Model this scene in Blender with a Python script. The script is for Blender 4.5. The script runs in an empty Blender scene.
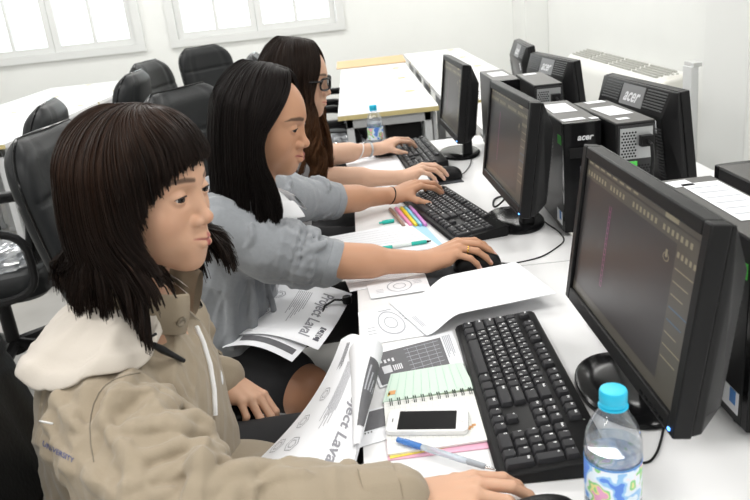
import bpy, bmesh, math, random
import numpy as np
from math import sin, cos, pi, radians, atan, atan2, sqrt
from mathutils import Vector, Matrix, Euler

SC = bpy.context.scene
COL = SC.collection
random.seed(7)
RNG = np.random.default_rng(11)

# ------------------------------------------------------------------ camera
CAM_Z = 1.37
PITCH = atan(262 / 745)
ROLL = radians(6.2)
FWD = np.array([0, cos(PITCH), -sin(PITCH)])
R0 = np.array([1.0, 0, 0])
U0 = np.array([0, sin(PITCH), cos(PITCH)])
RGT = cos(ROLL) * R0 - sin(ROLL) * U0
UPV = sin(ROLL) * R0 + cos(ROLL) * U0
cam_data = bpy.data.cameras.new('camera')
cam_data.sensor_width = 36.0
cam_data.lens = 745 / 750 * 36.0
cam_data.clip_start = 0.05
cam = bpy.data.objects.new('camera', cam_data)
COL.objects.link(cam)
M3 = Matrix(((RGT[0], UPV[0], -FWD[0]), (RGT[1], UPV[1], -FWD[1]), (RGT[2], UPV[2], -FWD[2])))
cam.matrix_world = Matrix.Translation((0, 0, CAM_Z)) @ M3.to_4x4()
cam_data.dof.use_dof = True
cam_data.dof.focus_distance = 1.5
cam_data.dof.aperture_fstop = 9.0
SC.camera = cam

# ------------------------------------------------------------------ world, lights, exposure
world = bpy.data.worlds.new('world')
SC.world = world
world.use_nodes = True
bgn = world.node_tree.nodes['Background']
bgn.inputs[0].default_value = (0.93, 0.97, 1.0, 1)
bgn.inputs[1].default_value = 4.0


def area(name, loc, sx, sy, energy, col=(1, 1, 1), rot=(0, 0, 0)):
    d = bpy.data.lights.new(name, 'AREA')
    d.shape = 'RECTANGLE'
    d.size = sx
    d.size_y = sy
    d.energy = energy
    d.color = col
    o = bpy.data.objects.new(name, d)
    o.location = loc
    o.rotation_euler = rot
    COL.objects.link(o)
    return o


for ly in (-1.4, 0.9, 3.2, 5.5, 7.6):
    for lx in (-3.6, -1.2, 1.1):
        area('ceiling_lamp', (lx, ly, 2.80), 1.25, 0.32, 36, (1.0, 0.985, 0.96))
# unseen soft fill light behind the camera, where no window is built
area('window_daylight', (0.3, -2.9, 1.75), 4.6, 1.5, 10, (0.95, 0.98, 1.0), (radians(-90), 0, radians(180)))
SC.view_settings.view_transform = 'Standard'
SC.view_settings.look = 'None'
SC.view_settings.exposure = -0.5
SC.view_settings.gamma = 1.0
SC.view_settings.use_curve_mapping = False
SC.cycles.use_denoising = True
SC.cycles.max_bounces = 8
SC.cycles.transparent_max_bounces = 16


# ------------------------------------------------------------------ measuring helpers
def ray(px, py):
    return FWD + RGT * (px - 375) / 745 - UPV * (py - 250) / 745


def atz(px, py, z=0.73):
    d = ray(px, py)
    return d * ((z - CAM_Z) / d[2]) + np.array([0, 0, CAM_Z])


def aty(px, py, y):
    d = ray(px, py)
    return d * (y / d[1]) + np.array([0, 0, CAM_Z])


# ------------------------------------------------------------------ materials
MATS = {}


def mat(name, col, rough=0.5, metal=0.0, noise=None, bump=None, spec=0.5, coat=0.0, trans=0.0, emit=None, sheen=0.0, attr=None, ior=1.45, sss=0.0, stretch=None):
    """noise = (scale, amount): small value variation; bump = (scale, strength)"""
    if name in MATS:
        return MATS[name]
    m = bpy.data.materials.new(name)
    m.use_nodes = True
    nt = m.node_tree
    b = nt.nodes['Principled BSDF']
    b.inputs['Base Color'].default_value = (*col, 1)
    b.inputs['Roughness'].default_value = rough
    b.inputs['Metallic'].default_value = metal
    b.inputs['Specular IOR Level'].default_value = spec
    b.inputs['Coat Weight'].default_value = coat
    b.inputs['Transmission Weight'].default_value = trans
    b.inputs['Sheen Weight'].default_value = sheen
    b.inputs['IOR'].default_value = ior
    if sss:
        b.inputs['Subsurface Weight'].default_value = sss
        b.inputs['Subsurface Radius'].default_value = (1.0, 0.35, 0.2)
        b.inputs['Subsurface Scale'].default_value = 0.006
    if emit:
        b.inputs['Emission Color'].default_value = (*emit[0], 1)
        b.inputs['Emission Strength'].default_value = emit[1]
    tc = nt.nodes.new('ShaderNodeTexCoord')
    vec = tc.outputs['Object']
    if stretch:
        mp = nt.nodes.new('ShaderNodeMapping')
        mp.inputs['Scale'].default_value = stretch
        nt.links.new(vec, mp.inputs['Vector'])
        vec = mp.outputs['Vector']
    src = None
    if attr:
        at = nt.nodes.new('ShaderNodeAttribute')
        at.attribute_name = attr
        src = at.outputs['Color']
    if noise:
        n = nt.nodes.new('ShaderNodeTexNoise')
        n.inputs['Scale'].default_value = noise[0]
        n.inputs['Detail'].default_value = 5
        nt.links.new(vec, n.inputs['Vector'])
        mr = nt.nodes.new('ShaderNodeMapRange')
        mr.inputs['To Min'].default_value = 1 - noise[1]
        mr.inputs['To Max'].default_value = 1 + noise[1]
        nt.links.new(n.outputs['Fac'], mr.inputs['Value'])
        mx = nt.nodes.new('ShaderNodeVectorMath')
        mx.operation = 'SCALE'
        if src:
            nt.links.new(src, mx.inputs[0])
        else:
            mx.inputs[0].default_value = col
        nt.links.new(mr.outputs['Result'], mx.inputs['Scale'])
        src = mx.outputs[0]
    if src:
        nt.links.new(src, b.inputs['Base Color'])
    if bump:
        n2 = nt.nodes.new('ShaderNodeTexNoise')
        n2.inputs['Scale'].default_value = bump[0]
        n2.inputs['Detail'].default_value = 4
        nt.links.new(vec, n2.inputs['Vector'])
        bp = nt.nodes.new('ShaderNodeBump')
        bp.inputs['Strength'].default_value = bump[1]
        bp.inputs['Distance'].default_value = 0.003
        nt.links.new(n2.outputs['Fac'], bp.inputs['Height'])
        nt.links.new(bp.outputs['Normal'], b.inputs['Normal'])
    MATS[name] = m
    return m


def clear_mat(name, tint, gloss=0.08, body=0.0, rough=0.05):
    """thin clear sheet: see-through, a little mirror, a little milky body"""
    if name in MATS:
        return MATS[name]
    m = bpy.data.materials.new(name)
    m.use_nodes = True
    nt = m.node_tree
    nt.nodes.remove(nt.nodes['Principled BSDF'])
    out = nt.nodes['Material Output']
    t = nt.nodes.new('ShaderNodeBsdfTransparent')
    t.inputs[0].default_value = (*tint, 1)
    g = nt.nodes.new('ShaderNodeBsdfGlossy')
    g.inputs['Roughness'].default_value = rough
    d = nt.nodes.new('ShaderNodeBsdfDiffuse')
    d.inputs[0].default_value = (0.9, 0.93, 0.97, 1)
    lw = nt.nodes.new('ShaderNodeLayerWeight')
    lw.inputs[0].default_value = 0.35
    mr = nt.nodes.new('ShaderNodeMapRange')
    mr.inputs['To Min'].default_value = gloss
    mr.inputs['To Max'].default_value = 0.75
    nt.links.new(lw.outputs['Facing'], mr.inputs['Value'])
    mr2 = nt.nodes.new('ShaderNodeMath')
    mr2.operation = 'MULTIPLY'
    mr2.inputs[1].default_value = 0.8
    nt.links.new(mr.outputs['Result'], mr2.inputs[0])
    m1 = nt.nodes.new('ShaderNodeMixShader')
    m1.inputs[0].default_value = body
    nt.links.new(t.outputs[0], m1.inputs[1])
    nt.links.new(d.outputs[0], m1.inputs[2])
    m2 = nt.nodes.new('ShaderNodeMixShader')
    nt.links.new(mr2.outputs[0], m2.inputs[0])
    nt.links.new(m1.outputs[0], m2.inputs[1])
    nt.links.new(g.outputs[0], m2.inputs[2])
    nt.links.new(m2.outputs[0], out.inputs['Surface'])
    MATS[name] = m
    return m


PLASTER = mat('plaster', (0.80, 0.81, 0.79), 0.8, noise=(3, 0.02), bump=(60, 0.05))
CEIL = mat('ceiling_paint', (0.85, 0.85, 0.84), 0.9)
WHITE_FRAME = mat('white_frame', (0.70, 0.71, 0.70), 0.4)
LAMINATE = mat('white_laminate', (0.78, 0.78, 0.785), 0.32, noise=(4, 0.015))
EDGE = mat('beige_edge_band', (0.55, 0.46, 0.22), 0.5)
DESK_STEEL = mat('grey_desk_steel', (0.55, 0.56, 0.57), 0.45)
FLOOR_M = mat('grey_floor', (0.42, 0.41, 0.39), 0.35, noise=(9, 0.10))
BLACK_PL = mat('black_plastic', (0.0099, 0.0099, 0.0105), 0.42, spec=0.22, bump=(500, 0.04))
BLACK_GL = mat('black_gloss', (0.0066, 0.0066, 0.0072), 0.16, spec=0.22)
BLACK_CASE = mat('black_case', (0.0121, 0.0121, 0.0127), 0.38, spec=0.22, bump=(300, 0.05))
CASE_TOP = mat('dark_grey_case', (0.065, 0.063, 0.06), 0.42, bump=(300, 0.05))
KEY_M = mat('key_plastic', (0.026, 0.026, 0.029), 0.45, spec=0.22)
LEGEND = mat('key_legend', (0.85, 0.85, 0.86), 0.5)
PAPER = mat('paper', (0.86, 0.87, 0.90), 0.7, noise=(6, 0.01))
INK = mat('print_ink', (0.10, 0.10, 0.12), 0.7)
INK_L = mat('print_ink_light', (0.45, 0.46, 0.50), 0.7)
LEATHER = mat('black_leather', (0.0143, 0.0154, 0.0165), 0.42, spec=0.22, bump=(140, 0.22), noise=(20, 0.1))
CHROME = mat('chrome', (0.75, 0.75, 0.76), 0.2, metal=1.0)
STEEL = mat('galvanised_steel', (0.45, 0.46, 0.47), 0.4, metal=0.8)
LOGO = mat('logo_silver', (0.62, 0.62, 0.64), 0.35)
LOGO_PANEL = mat('logo_panel', (0.14, 0.14, 0.145), 0.35)


# ------------------------------------------------------------------ mesh builder
class MB:
    def __init__(self):
        self.v, self.f, self.m = [], [], []

    def add(self, verts, faces, mi=0):
        o = len(self.v)
        self.v += [tuple(map(float, p)) for p in verts]
        self.f += [tuple(i + o for i in f) for f in faces]
        self.m += [mi] * len(faces)
        return self

    def box(self, c, s, mi=0, rot=None):
        x, y, z = s[0] / 2, s[1] / 2, s[2] / 2
        vs = [(-x, -y, -z), (x, -y, -z), (x, y, -z), (-x, y, -z), (-x, -y, z), (x, -y, z), (x, y, z), (-x, y, z)]
        if rot is not None:
            vs = [tuple(rot @ Vector(p)) for p in vs]
        vs = [(p[0] + c[0], p[1] + c[1], p[2] + c[2]) for p in vs]
        return self.add(vs, [(0, 3, 2, 1), (4, 5, 6, 7), (0, 1, 5, 4), (1, 2, 6, 5), (2, 3, 7, 6), (3, 0, 4, 7)], mi)

    def span(self, a, b, mi=0):
        return self.box([(a[i] + b[i]) / 2 for i in range(3)], [abs(a[i] - b[i]) for i in range(3)], mi)

    def loft(self, rings, mi=0, cap=True):
        n = len(rings[0])
        vs = [p for r in rings for p in r]
        fs = []
        for k in range(len(rings) - 1):
            for i in range(n):
                j = (i + 1) % n
                fs.append((k * n + i, k * n + j, (k + 1) * n + j, (k + 1) * n + i))
        if cap:
            fs.append(tuple(range(n - 1, -1, -1)))
            fs.append(tuple((len(rings) - 1) * n + i for i in range(n)))
        return self.add(vs, fs, mi)

    def tube(self, path, r, n=8, mi=0, closed=False):
        P = [Vector(p) for p in path]
        rr = r if isinstance(r, (list, tuple)) else [r] * len(P)
        rings = []
        up = Vector((0.13, 0.21, 1)).normalized()
        L = len(P)
        for i, p in enumerate(P):
            if closed:
                t = P[(i + 1) % L] - P[i - 1]
            else:
                t = P[min(i + 1, L - 1)] - P[max(i - 1, 0)]
            if t.length < 1e-9:
                t = Vector((0, 0, 1))
            t.normalize()
            a = up - t * up.dot(t)
            if a.length < 1e-3:
                a = Vector((1, 0, 0)) - t * t.x
            a.normalize()
            up = a
            b = t.cross(a)
            rings.append([tuple(p + (a * cos(2 * pi * k / n) + b * sin(2 * pi * k / n)) * rr[i]) for k in range(n)])
        if closed:
            rings.append(rings[0])
        return self.loft(rings, mi, cap=not closed)

    def lathe(self, prof, n=32, c=(0, 0, 0), mi=0, cap=True):
        rings = [[(c[0] + r * cos(2 * pi * k / n), c[1] + r * sin(2 * pi * k / n), c[2] + z) for k in range(n)] for r, z in prof]
        return self.loft(rings, mi, cap)

    def prism(self, poly, z0, z1, mi=0):
        return self.loft([[(x, y, z0) for x, y in poly], [(x, y, z1) for x, y in poly]], mi)

    def grid(self, fn, nu, nv, mi=0):
        vs = [fn(i / nu, j / nv) for i in range(nu + 1) for j in range(nv + 1)]
        fs = [(i * (nv + 1) + j, (i + 1) * (nv + 1) + j, (i + 1) * (nv + 1) + j + 1, i * (nv + 1) + j + 1) for i in range(nu) for j in range(nv)]
        return self.add(vs, fs, mi)

    def text(self, s, size, mtx=None, fn=None, mi=0, align='CENTER', extrude=0.0, shear=0.0, bold=0.0):
        vs, fs = text_mesh(s, size, align, extrude, shear, bold)
        if mtx is not None:
            vs = [tuple(mtx @ Vector(p)) for p in vs]
        if fn is not None:
            vs = [tuple(fn(p)) for p in vs]
        return self.add(vs, fs, mi)

    def mesh(self, name, mats, sharp=40, flat=False):
        me = bpy.data.meshes.new(name)
        me.from_pydata(self.v, [], self.f)
        for m in (mats if isinstance(mats, (list, tuple)) else [mats]):
            me.materials.append(m)
        me.polygons.foreach_set('material_index', self.m)
        me.update()
        if not flat:
            me.polygons.foreach_set('use_smooth', [True] * len(self.f))
            me.set_sharp_from_angle(angle=radians(sharp))
        return me

    def build(self, name, mats, parent=None, bevel=0.0, seg=2, loc=None, rot=None, sharp=40, flat=False, fix=True):
        me = self.mesh(name, mats, sharp, flat)
        if fix:
            bm = bmesh.new()
            bm.from_mesh(me)
            bmesh.ops.recalc_face_normals(bm, faces=bm.faces)
            bm.to_mesh(me)
            bm.free()
        o = bpy.data.objects.new(name, me)
        COL.objects.link(o)
        if loc is not None:
            o.location = loc
        if rot is not None:
            o.rotation_euler = rot
        if parent is not None:
            o.parent = parent
        if bevel:
            b = o.modifiers.new('bevel', 'BEVEL')
            b.width = bevel
            b.segments = seg
            b.limit_method = 'ANGLE'
            b.angle_limit = radians(40)
        return o


_TXT = {}


def text_mesh(s, size, align='CENTER', extrude=0.0, shear=0.0, bold=0.0):
    key = (s, size, align, extrude, shear, bold)
    if key in _TXT:
        return _TXT[key]
    cu = bpy.data.curves.new('lettering', 'FONT')
    cu.body = s
    cu.size = size
    cu.align_x = align
    cu.align_y = 'CENTER'
    cu.extrude = extrude
    cu.shear = shear
    cu.offset = bold
    cu.resolution_u = 3
    ob = bpy.data.objects.new('lettering', cu)
    me = ob.to_mesh()
    vs = [tuple(v.co) for v in me.vertices]
    fs = [tuple(p.vertices) for p in me.polygons]
    ob.to_mesh_clear()
    bpy.data.objects.remove(ob)
    bpy.data.curves.remove(cu)
    _TXT[key] = (vs, fs)
    return _TXT[key]


def tag(o, label=None, cat=None, group=None, kind=None):
    if label:
        o['label'] = label
    if cat:
        o['category'] = cat
    if group:
        o['group'] = group
    if kind:
        o['kind'] = kind
    return o


def thing(name, label, cat, loc=(0, 0, 0), rz=0.0, group=None):
    o = bpy.data.objects.new(name, None)
    o.empty_display_size = 0.05
    COL.objects.link(o)
    o.location = loc
    o.rotation_euler = (0, 0, rz)
    return tag(o, label, cat, group)


CHILDREN = {}


def dup(root, loc=None, rz=None, label=None, group=None):
    def cp(o, par):
        c = o.copy()
        COL.objects.link(c)
        if par is not None:
            c.parent = par
        for ch in [x for x in list(bpy.data.objects) if x.parent == o]:
            cp(ch, c)
        return c
    r = cp(root, None)
    if loc is not None:
        r.location = loc
    if rz is not None:
        r.rotation_euler = (0, 0, rz)
    if label:
        r['label'] = label
    if group:
        r['group'] = group
    return r


def structure(name, mb, m, **k):
    o = mb.build(name, m, **k)
    o['kind'] = 'structure'
    return o


DZ = 0.73   # desk top height

# ------------------------------------------------------------------ room shell
BY, RX, LX, FY, CH = 8.6, 2.04, -6.0, -3.2, 2.9
structure('floor', MB().span((LX, FY, -0.1), (RX + 0.2, BY + 0.2, 0)), FLOOR_M)
structure('ceiling', MB().span((LX, FY, CH), (RX + 0.2, BY + 0.2, CH + 0.1)), CEIL)
structure('wall_right', MB().span((RX, FY, 0), (RX + 0.15, BY + 0.15, CH)), PLASTER)
structure('wall_left', MB().span((LX - 0.15, FY, 0), (LX, BY + 0.15, CH)), PLASTER)
structure('wall_front', MB().span((LX, FY - 0.15, 0), (RX + 0.15, FY, CH)), PLASTER)
# window openings in the back wall: (x0, x1)
WZ0, WZ1 = 1.02, 2.35
OPEN = [(-5.6, -4.55), (-4.20, -2.33), (-1.93, -0.12)]
bw = MB()
bw.span((LX, BY, 0), (RX + 0.15, BY + 0.15, WZ0 - 0.0505)).span((LX, BY, WZ1 + 0.0505), (RX + 0.15, BY + 0.15, CH))
xs = [LX] + [v for a, b in OPEN for v in (a - 0.05, b + 0.05)] + [RX + 0.15]
for i in range(0, len(xs), 2):
    bw.span((xs[i], BY, WZ0 - 0.05), (xs[i + 1], BY + 0.15, WZ1 + 0.05))
structure('wall_back', bw, PLASTER)
PANE = clear_mat('window_glass', (0.97, 0.99, 0.98), 0.03)
for n, (a, b) in enumerate(OPEN):
    w = MB()
    fr = 0.075
    w.span((a - 0.06, BY - 0.03, WZ0 - 0.06), (b + 0.06, BY + 0.10, WZ0 + 0.02))
    w.span((a - 0.06, BY - 0.03, WZ1 - 0.02), (b + 0.06, BY + 0.10, WZ1 + 0.06))
    w.span((a - 0.06, BY - 0.03, WZ0 + 0.0205), (a + 0.03, BY + 0.10, WZ1 - 0.0205))
    w.span((b - 0.03, BY - 0.03, WZ0 + 0.0205), (b + 0.06, BY + 0.10, WZ1 - 0.0205))
    wo = structure('window_%d' % (n + 1), w, WHITE_FRAME)
    # two outer casement pairs
    L = b - a
    cols = 2 if L > 1.3 else 1
    for c in range(cols):
        x0 = a + 0.032 + (L - 0.06) * c / cols
        x1 = a + 0.027 + (L - 0.06) * (c + 1) / cols
        s = MB()
        s.span((x0, BY + 0.0, WZ0 + 0.021), (x0 + 0.07, BY + 0.05, WZ1 - 0.021))
        s.span((x1 - 0.07, BY + 0.0, WZ0 + 0.021), (x1, BY + 0.05, WZ1 - 0.021))
        s.span((x0 + 0.0705, BY + 0.002, WZ0 + 0.021), (x1 - 0.0705, BY + 0.048, WZ0 + 0.09))
        s.span((x0 + 0.0705, BY + 0.002, WZ1 - 0.09), (x1 - 0.0705, BY + 0.048, WZ1 - 0.021))
        xm = (x0 + x1) / 2
        s.span((xm - 0.02, BY + 0.004, WZ0 + 0.0905), (xm + 0.02, BY + 0.046, WZ1 - 0.0905))
        so = s.build('window_sash', WHITE_FRAME, wo)
        for xa, xb in ((x0 + 0.0705, xm - 0.0205), (xm + 0.0205, x1 - 0.0705)):
            MB().span((xa, BY + 0.024, WZ0 + 0.0905), (xb, BY + 0.028, WZ1 - 0.0905)).build('window_pane', PANE, so)
# corner column and the near pillar
structure('trim_1', MB().span((1.80, 8.0, 0), (RX, BY, CH)), PLASTER, bevel=0.006)
structure('trim_2', MB().span((1.387, 2.66, 0), (RX, 3.02, CH)), PLASTER, bevel=0.006)
structure('baseboard_back', MB().span((LX, BY - 0.015, 0), (1.80, BY, 0.1)), WHITE_FRAME)
structure('baseboard_right', MB().span((RX - 0.015, FY, 0), (RX, 2.66, 0.1)), WHITE_FRAME)
# ------------------------------------------------------------------ tables
def rrect(w, d, r=0.01, n=3):
    pts = []
    for cx, cy, a0 in ((w / 2 - r, d / 2 - r, 0), (-w / 2 + r, d / 2 - r, 90), (-w / 2 + r, -d / 2 + r, 180), (w / 2 - r, -d / 2 + r, 270)):
        for k in range(n + 1):
            a = radians(a0 + 90 * k / n)
            pts.append((cx + r * cos(a), cy + r * sin(a)))
    return pts


def desk(name, label, x0, x1, y0, y1, group=None, band=None):
    cx, cy = (x0 + x1) / 2, (y0 + y1) / 2
    t = thing(name, label, 'desk', (cx, cy, 0), 0, group)
    w, d = x1 - x0 - 0.006, y1 - y0 - (0.008 if band else 0.018)
    MB().prism(rrect(w, d, 0.006), DZ - 0.026, DZ).build('table_top', LAMINATE, t)
    for sy in (-1, 1):
        e = MB()
        e.span((-w / 2 - 0.002, sy * d / 2, DZ - 0.027), (w / 2 + 0.002, sy * (d / 2 + 0.002), DZ - 0.003))
        e.build('edge_band', band or EDGE, t)
    for sy in (-1, 1):
        lg = MB()
        yy = sy * (d / 2 - 0.035)
        lg.span((-w / 2 + 0.04, yy - 0.012, 0.02), (-w / 2 + 0.08, yy + 0.012, DZ - 0.026))
        lg.span((w / 2 - 0.08, yy - 0.012, 0.02), (w / 2 - 0.04, yy + 0.012, DZ - 0.026))
        lg.span((-w / 2 + 0.03, yy - 0.02, 0.0), (w / 2 - 0.03, yy + 0.02, 0.03))
        lg.span((-w / 2 + 0.04, yy - 0.012, DZ - 0.08), (w / 2 - 0.04, yy + 0.012, DZ - 0.026))
        lg.build('leg_frame', DESK_STEEL, t, bevel=0.003)
    MB().span((w / 2 - 0.03, -d / 2 + 0.05, 0.28), (w / 2 - 0.012, d / 2 - 0.05, DZ - 0.026)).build('modesty_panel', DESK_STEEL, t)
    if not band:
        MB().lathe([(0.03, DZ), (0.032, DZ + 0.002), (0.022, DZ + 0.003), (0.0, DZ + 0.003)], 20, (w / 2 - 0.10, d / 2 - 0.12, 0), cap=False).build('cable_grommet', EDGE, t)
    return t


NX0, NX1 = -0.052, 0.50
RD0, RD1 = 0.525, 1.07
for i, (a, b) in enumerate(((-0.10, 1.60), (1.60, 3.14))):
    desk('computer_desk', ['white desk with spiral notebook, phone and the nearest keyboard on it',
                           'white desk with the far bottle, under the two farther keyboards'][i], NX0, NX1, a, b, None, LAMINATE)
for i, (a, b) in enumerate(((-0.10, 1.60), (1.60, 3.14), (3.14, 4.0))):
    desk('computer_desk', ['white desk at right behind the nearest monitor and tower',
                           'white desk carrying the large monitor seen from its back',
                           'white desk carrying the farthest of the monitors seen from behind'][i], RD0, RD1, a, b, None, LAMINATE)
fy = [4.05, 4.88, 5.62, 6.32, 7.0]
for i in range(4):
    desk('empty_desk', ['empty white desk with tan front edge behind the far water bottle',
                        'empty white desk, second of the row beyond the far bottle',
                        'empty white desk, third of the row beyond the far bottle',
                        'white desk at the far end under the tan board'][i], -0.125, 0.43, fy[i], fy[i + 1], 'empty desks of the middle row')
gy = [4.10, 5.02, 5.85, 6.62, 7.4]
for i in range(4):
    desk('empty_desk', ['empty white desk behind the third monitor, nearest of the right rear row',
                        'second empty white desk of the right rear row',
                        'third empty white desk of the right rear row',
                        'farthest empty white desk of the right rear row, near the back wall'][i], 0.475, 1.02, gy[i], gy[i + 1], 'empty desks of the right rear row')
ly = [4.35, 5.2, 6.1, 7.0, 7.9]
for k in range(2):
    x0 = (-2.60, -3.13)[k]
    for i in range(4):
        desk('empty_desk', (['white desk beside the leftmost empty chair, nearest of the left row',
                             'white desk behind the leftmost empty chair, second of the left row',
                             'white desk in the left row beside the pair of empty chairs',
                             'farthest white desk of the left row, below the windows'] if k == 0 else
                            ['nearest white desk on the far side of the left double row',
                             'second white desk on the far side of the left double row',
                             'third white desk on the far side of the left double row',
                             'last white desk on the far side of the left double row'])[i], x0, x0 + 0.53, ly[i], ly[i + 1], 'empty desks of the left double row')
# tan board lying on the far desk
bd = MB()
bd.box((0, 0, 0.017), (0.60, 0.42, 0.006), 0, Euler((radians(3), 0, 0)).to_matrix())
bd.box((0.285, -0.02, 0.0065), (0.01, 0.40, 0.012))
tag(bd.build('cardboard_sheet', mat('cardboard', (0.62, 0.44, 0.25), 0.7, noise=(12, 0.06)), loc=(0.14, 6.78, DZ)),
    'flat tan cardboard sheet lying on the far end of the middle desk row', 'cardboard')

# ------------------------------------------------------------------ keyboard
KEYS = []   # (legend, x, y, w, h) in key units


def key_layout():
    u = 1.0
    out = []

    def row(y, x, items):
        for it in items:
            lab, w = (it if isinstance(it, tuple) else (it, 1.0))
            if lab is not None:
                out.append((lab, x, y, w, 1.0))
            x += w
    row(6.3, 0, ['Esc', (None, 1), 'F1', 'F2', 'F3', 'F4', (None, .5), 'F5', 'F6', 'F7', 'F8', (None, .5), 'F9', 'F10', 'F11', 'F12'])
    row(5, 0, list('`1234567890-=') + [('Back', 2.0)])
    row(4, 0, [('Tab', 1.5)] + list('QWERTYUIOP[]') + [('\\', 1.5)])
    row(3, 0, [('Caps', 1.75)] + list("ASDFGHJKL;'") + [('Enter', 2.25)])
    row(2, 0, [('Shift', 2.25)] + list('ZXCVBNM,./') + [('Shift', 2.75)])
    row(1, 0, [('Ctrl', 1.25), ('', 1.25), ('Alt', 1.25), (' ', 6.25), ('Alt', 1.25), ('', 1.25), ('', 1.25), ('Ctrl', 1.25)])
    row(6.3, 15.25, ['Prt', 'Scr', 'Brk'])
    row(5, 15.25, ['Ins', 'Hm', 'PU'])
    row(4, 15.25, ['Del', 'End', 'PD'])
    row(2, 16.25, ['^'])
    row(1, 15.25, ['<', 'v', '>'])
    row(5, 18.5, ['Num', '/', '*', '-'])
    row(4, 18.5, ['7', '8', '9'])
    row(3, 18.5, ['4', '5', '6'])
    row(2, 18.5, ['1', '2', '3'])
    row(1, 18.5, [('0', 2), '.'])
    out.append(('+', 21.5, 3, 1, 2.0))
    out.append(('Ent', 21.5, 1, 1, 2.0))
    return out


def make_keyboard(label, loc, rz):
    t = thing('computer_keyboard', label, 'keyboard', loc, rz)
    U = 0.0202
    W, D = 0.478, 0.154
    sl = radians(4.5)
    # shell: wedge profile swept along X, with a raised rim round the key bed
    prof = [(-D / 2, 0.004), (-D / 2 + 0.004, 0.0), (D / 2 - 0.004, 0.0), (D / 2, 0.006), (D / 2, 0.024), (D / 2 - 0.006, 0.0275), (-D / 2 + 0.03, 0.0165), (-D / 2 + 0.004, 0.012)]
    rings = []
    for x, k in ((-W / 2, 0.93), (-W / 2 + 0.006, 1.0), (W / 2 - 0.006, 1.0), (W / 2, 0.93)):
        rings.append([(x, y * k if abs(x) > W / 2 - 0.003 else y, 0.002 + (z - 0.002) * k) for y, z in prof])
    MB().loft(rings).build('body', BLACK_PL, t, bevel=0.0015)
    strip = MB()
    for k in range(3):
        strip.add(*ring_disc((W / 2 - 0.055 - 0.02 * k, D / 2 - 0.013, 0.0272), 0.0018))
    strip.build('indicator_light', mat('indicator_off', (0.12, 0.14, 0.12), 0.3), t)
    x0, y0 = -W / 2 + 0.013, -D / 2 + 0.0125

    def surf(y):
        return 0.0165 + (y + D / 2 - 0.03) / (D - 0.036) * 0.011
    yscale = 0.0203
    for lab, kx, ky, kw, kh in key_layout():
        cx = x0 + (kx + kw / 2) * U
        y_lo, y_hi = y0 + (ky - 1) * yscale, y0 + (ky - 1 + kh) * yscale
        cy = (y_lo + y_hi) / 2
        w, h = kw * U - 0.0012, (y_hi - y_lo) - 0.0012
        mb = MB()
        rr = []
        for (ww, hh, z, dy) in ((w, h, -0.004, 0), (w, h, 0.001, 0), (w - 0.005, h - 0.0045, 0.0068, 0.0008), (w - 0.0075, h - 0.007, 0.0070, 0.0008)):
            rr.append([(px, py + dy, z) for px, py in rrect(ww, hh, min(0.002, ww / 3), 2)])
        mb.loft(rr)
        if lab.strip():
            sz = 0.0065 if len(lab) == 1 else 0.0048
            mb.text(lab, sz, Matrix.Translation((-w / 2 + 0.0032, h / 2 - 0.0062, 0.0072)), mi=1, align='LEFT', bold=0.0002)
            if len(lab) == 1 and (lab.isalpha() or lab in '1234567890;,./[]-=') and kx < 15 and kw == 1:
                th = 'กขคงจชซญฎดตถทธนบปผฝพฟภมยรลวศสหอฮ'[(ord(lab) * 7) % 32]
                mb.text(th, 0.0062, Matrix.Translation((w / 2 - 0.0050, -h / 2 + 0.0062, 0.0072)), mi=1, bold=0.00015)
        mb.build('key', [KEY_M, LEGEND], t, loc=(cx, cy, surf(cy)), rot=(radians(4.3), 0, 0), fix=False, sharp=50)
    return t


def ring_disc(c, r, n=10):
    vs = [(c[0] + r * cos(2 * pi * k / n), c[1] + r * sin(2 * pi * k / n), c[2]) for k in range(n)] + [(c[0], c[1], c[2] + r * 0.3)]
    return vs, [(k, (k + 1) % n, n) for k in range(n)]


kb = make_keyboard('black keyboard nearest the camera, beside the phone and half under a white sheet', (0.210, 1.062, DZ), radians(-90.8))
dup(kb, (0.224, 2.035, DZ), radians(-77), 'black keyboard under the wristband hand of the woman in grey cardigan')
dup(kb, (0.205, 2.86, DZ), radians(-86), 'farthest black keyboard, beside the far water bottle')


# ------------------------------------------------------------------ mouse
def make_mouse(label, loc, rz):
    t = thing('computer_mouse', label, 'mouse', loc, rz)

    def shell(u, v):
        # u around length, v across
        a = u * pi
        L = -cos(a) * 0.055
        wid = 0.031 * (sin(a) ** 0.45) * (1 - 0.12 * cos(a))
        b = v * pi
        h = 0.036 * (sin(a) ** 0.5) * (0.85 + 0.3 * sin(a * 0.9))
        return (L, -cos(b) * wid, 0.003 + h * sin(b) ** 0.7)
    MB().grid(shell, 20, 16).build('body', BLACK_PL, t)
    b = MB()
    b.add(*flat_oval(0.056, 0.031, 0.0025))
    b.build('bottom_plate', BLACK_PL, t)
    MB().tube([(0.026, 0, 0.031 + 0.006 * cos(k)) if 0 else (0.030 + 0.007 * cos(k * pi / 5), 0.0, 0.030 + 0.007 * sin(k * pi / 5)) for k in range(10)], 0.0028, 6, closed=True).build('scroll_wheel', mat('wheel_rubber', (0.05, 0.05, 0.05), 0.7), t)
    return t


def flat_oval(a, b, z, n=20):
    return [(a * cos(2 * pi * k / n), b * sin(2 * pi * k / n), z) for k in range(n)], [tuple(range(n))]


# ------------------------------------------------------------------ monitor
SCREEN_M = None


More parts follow.
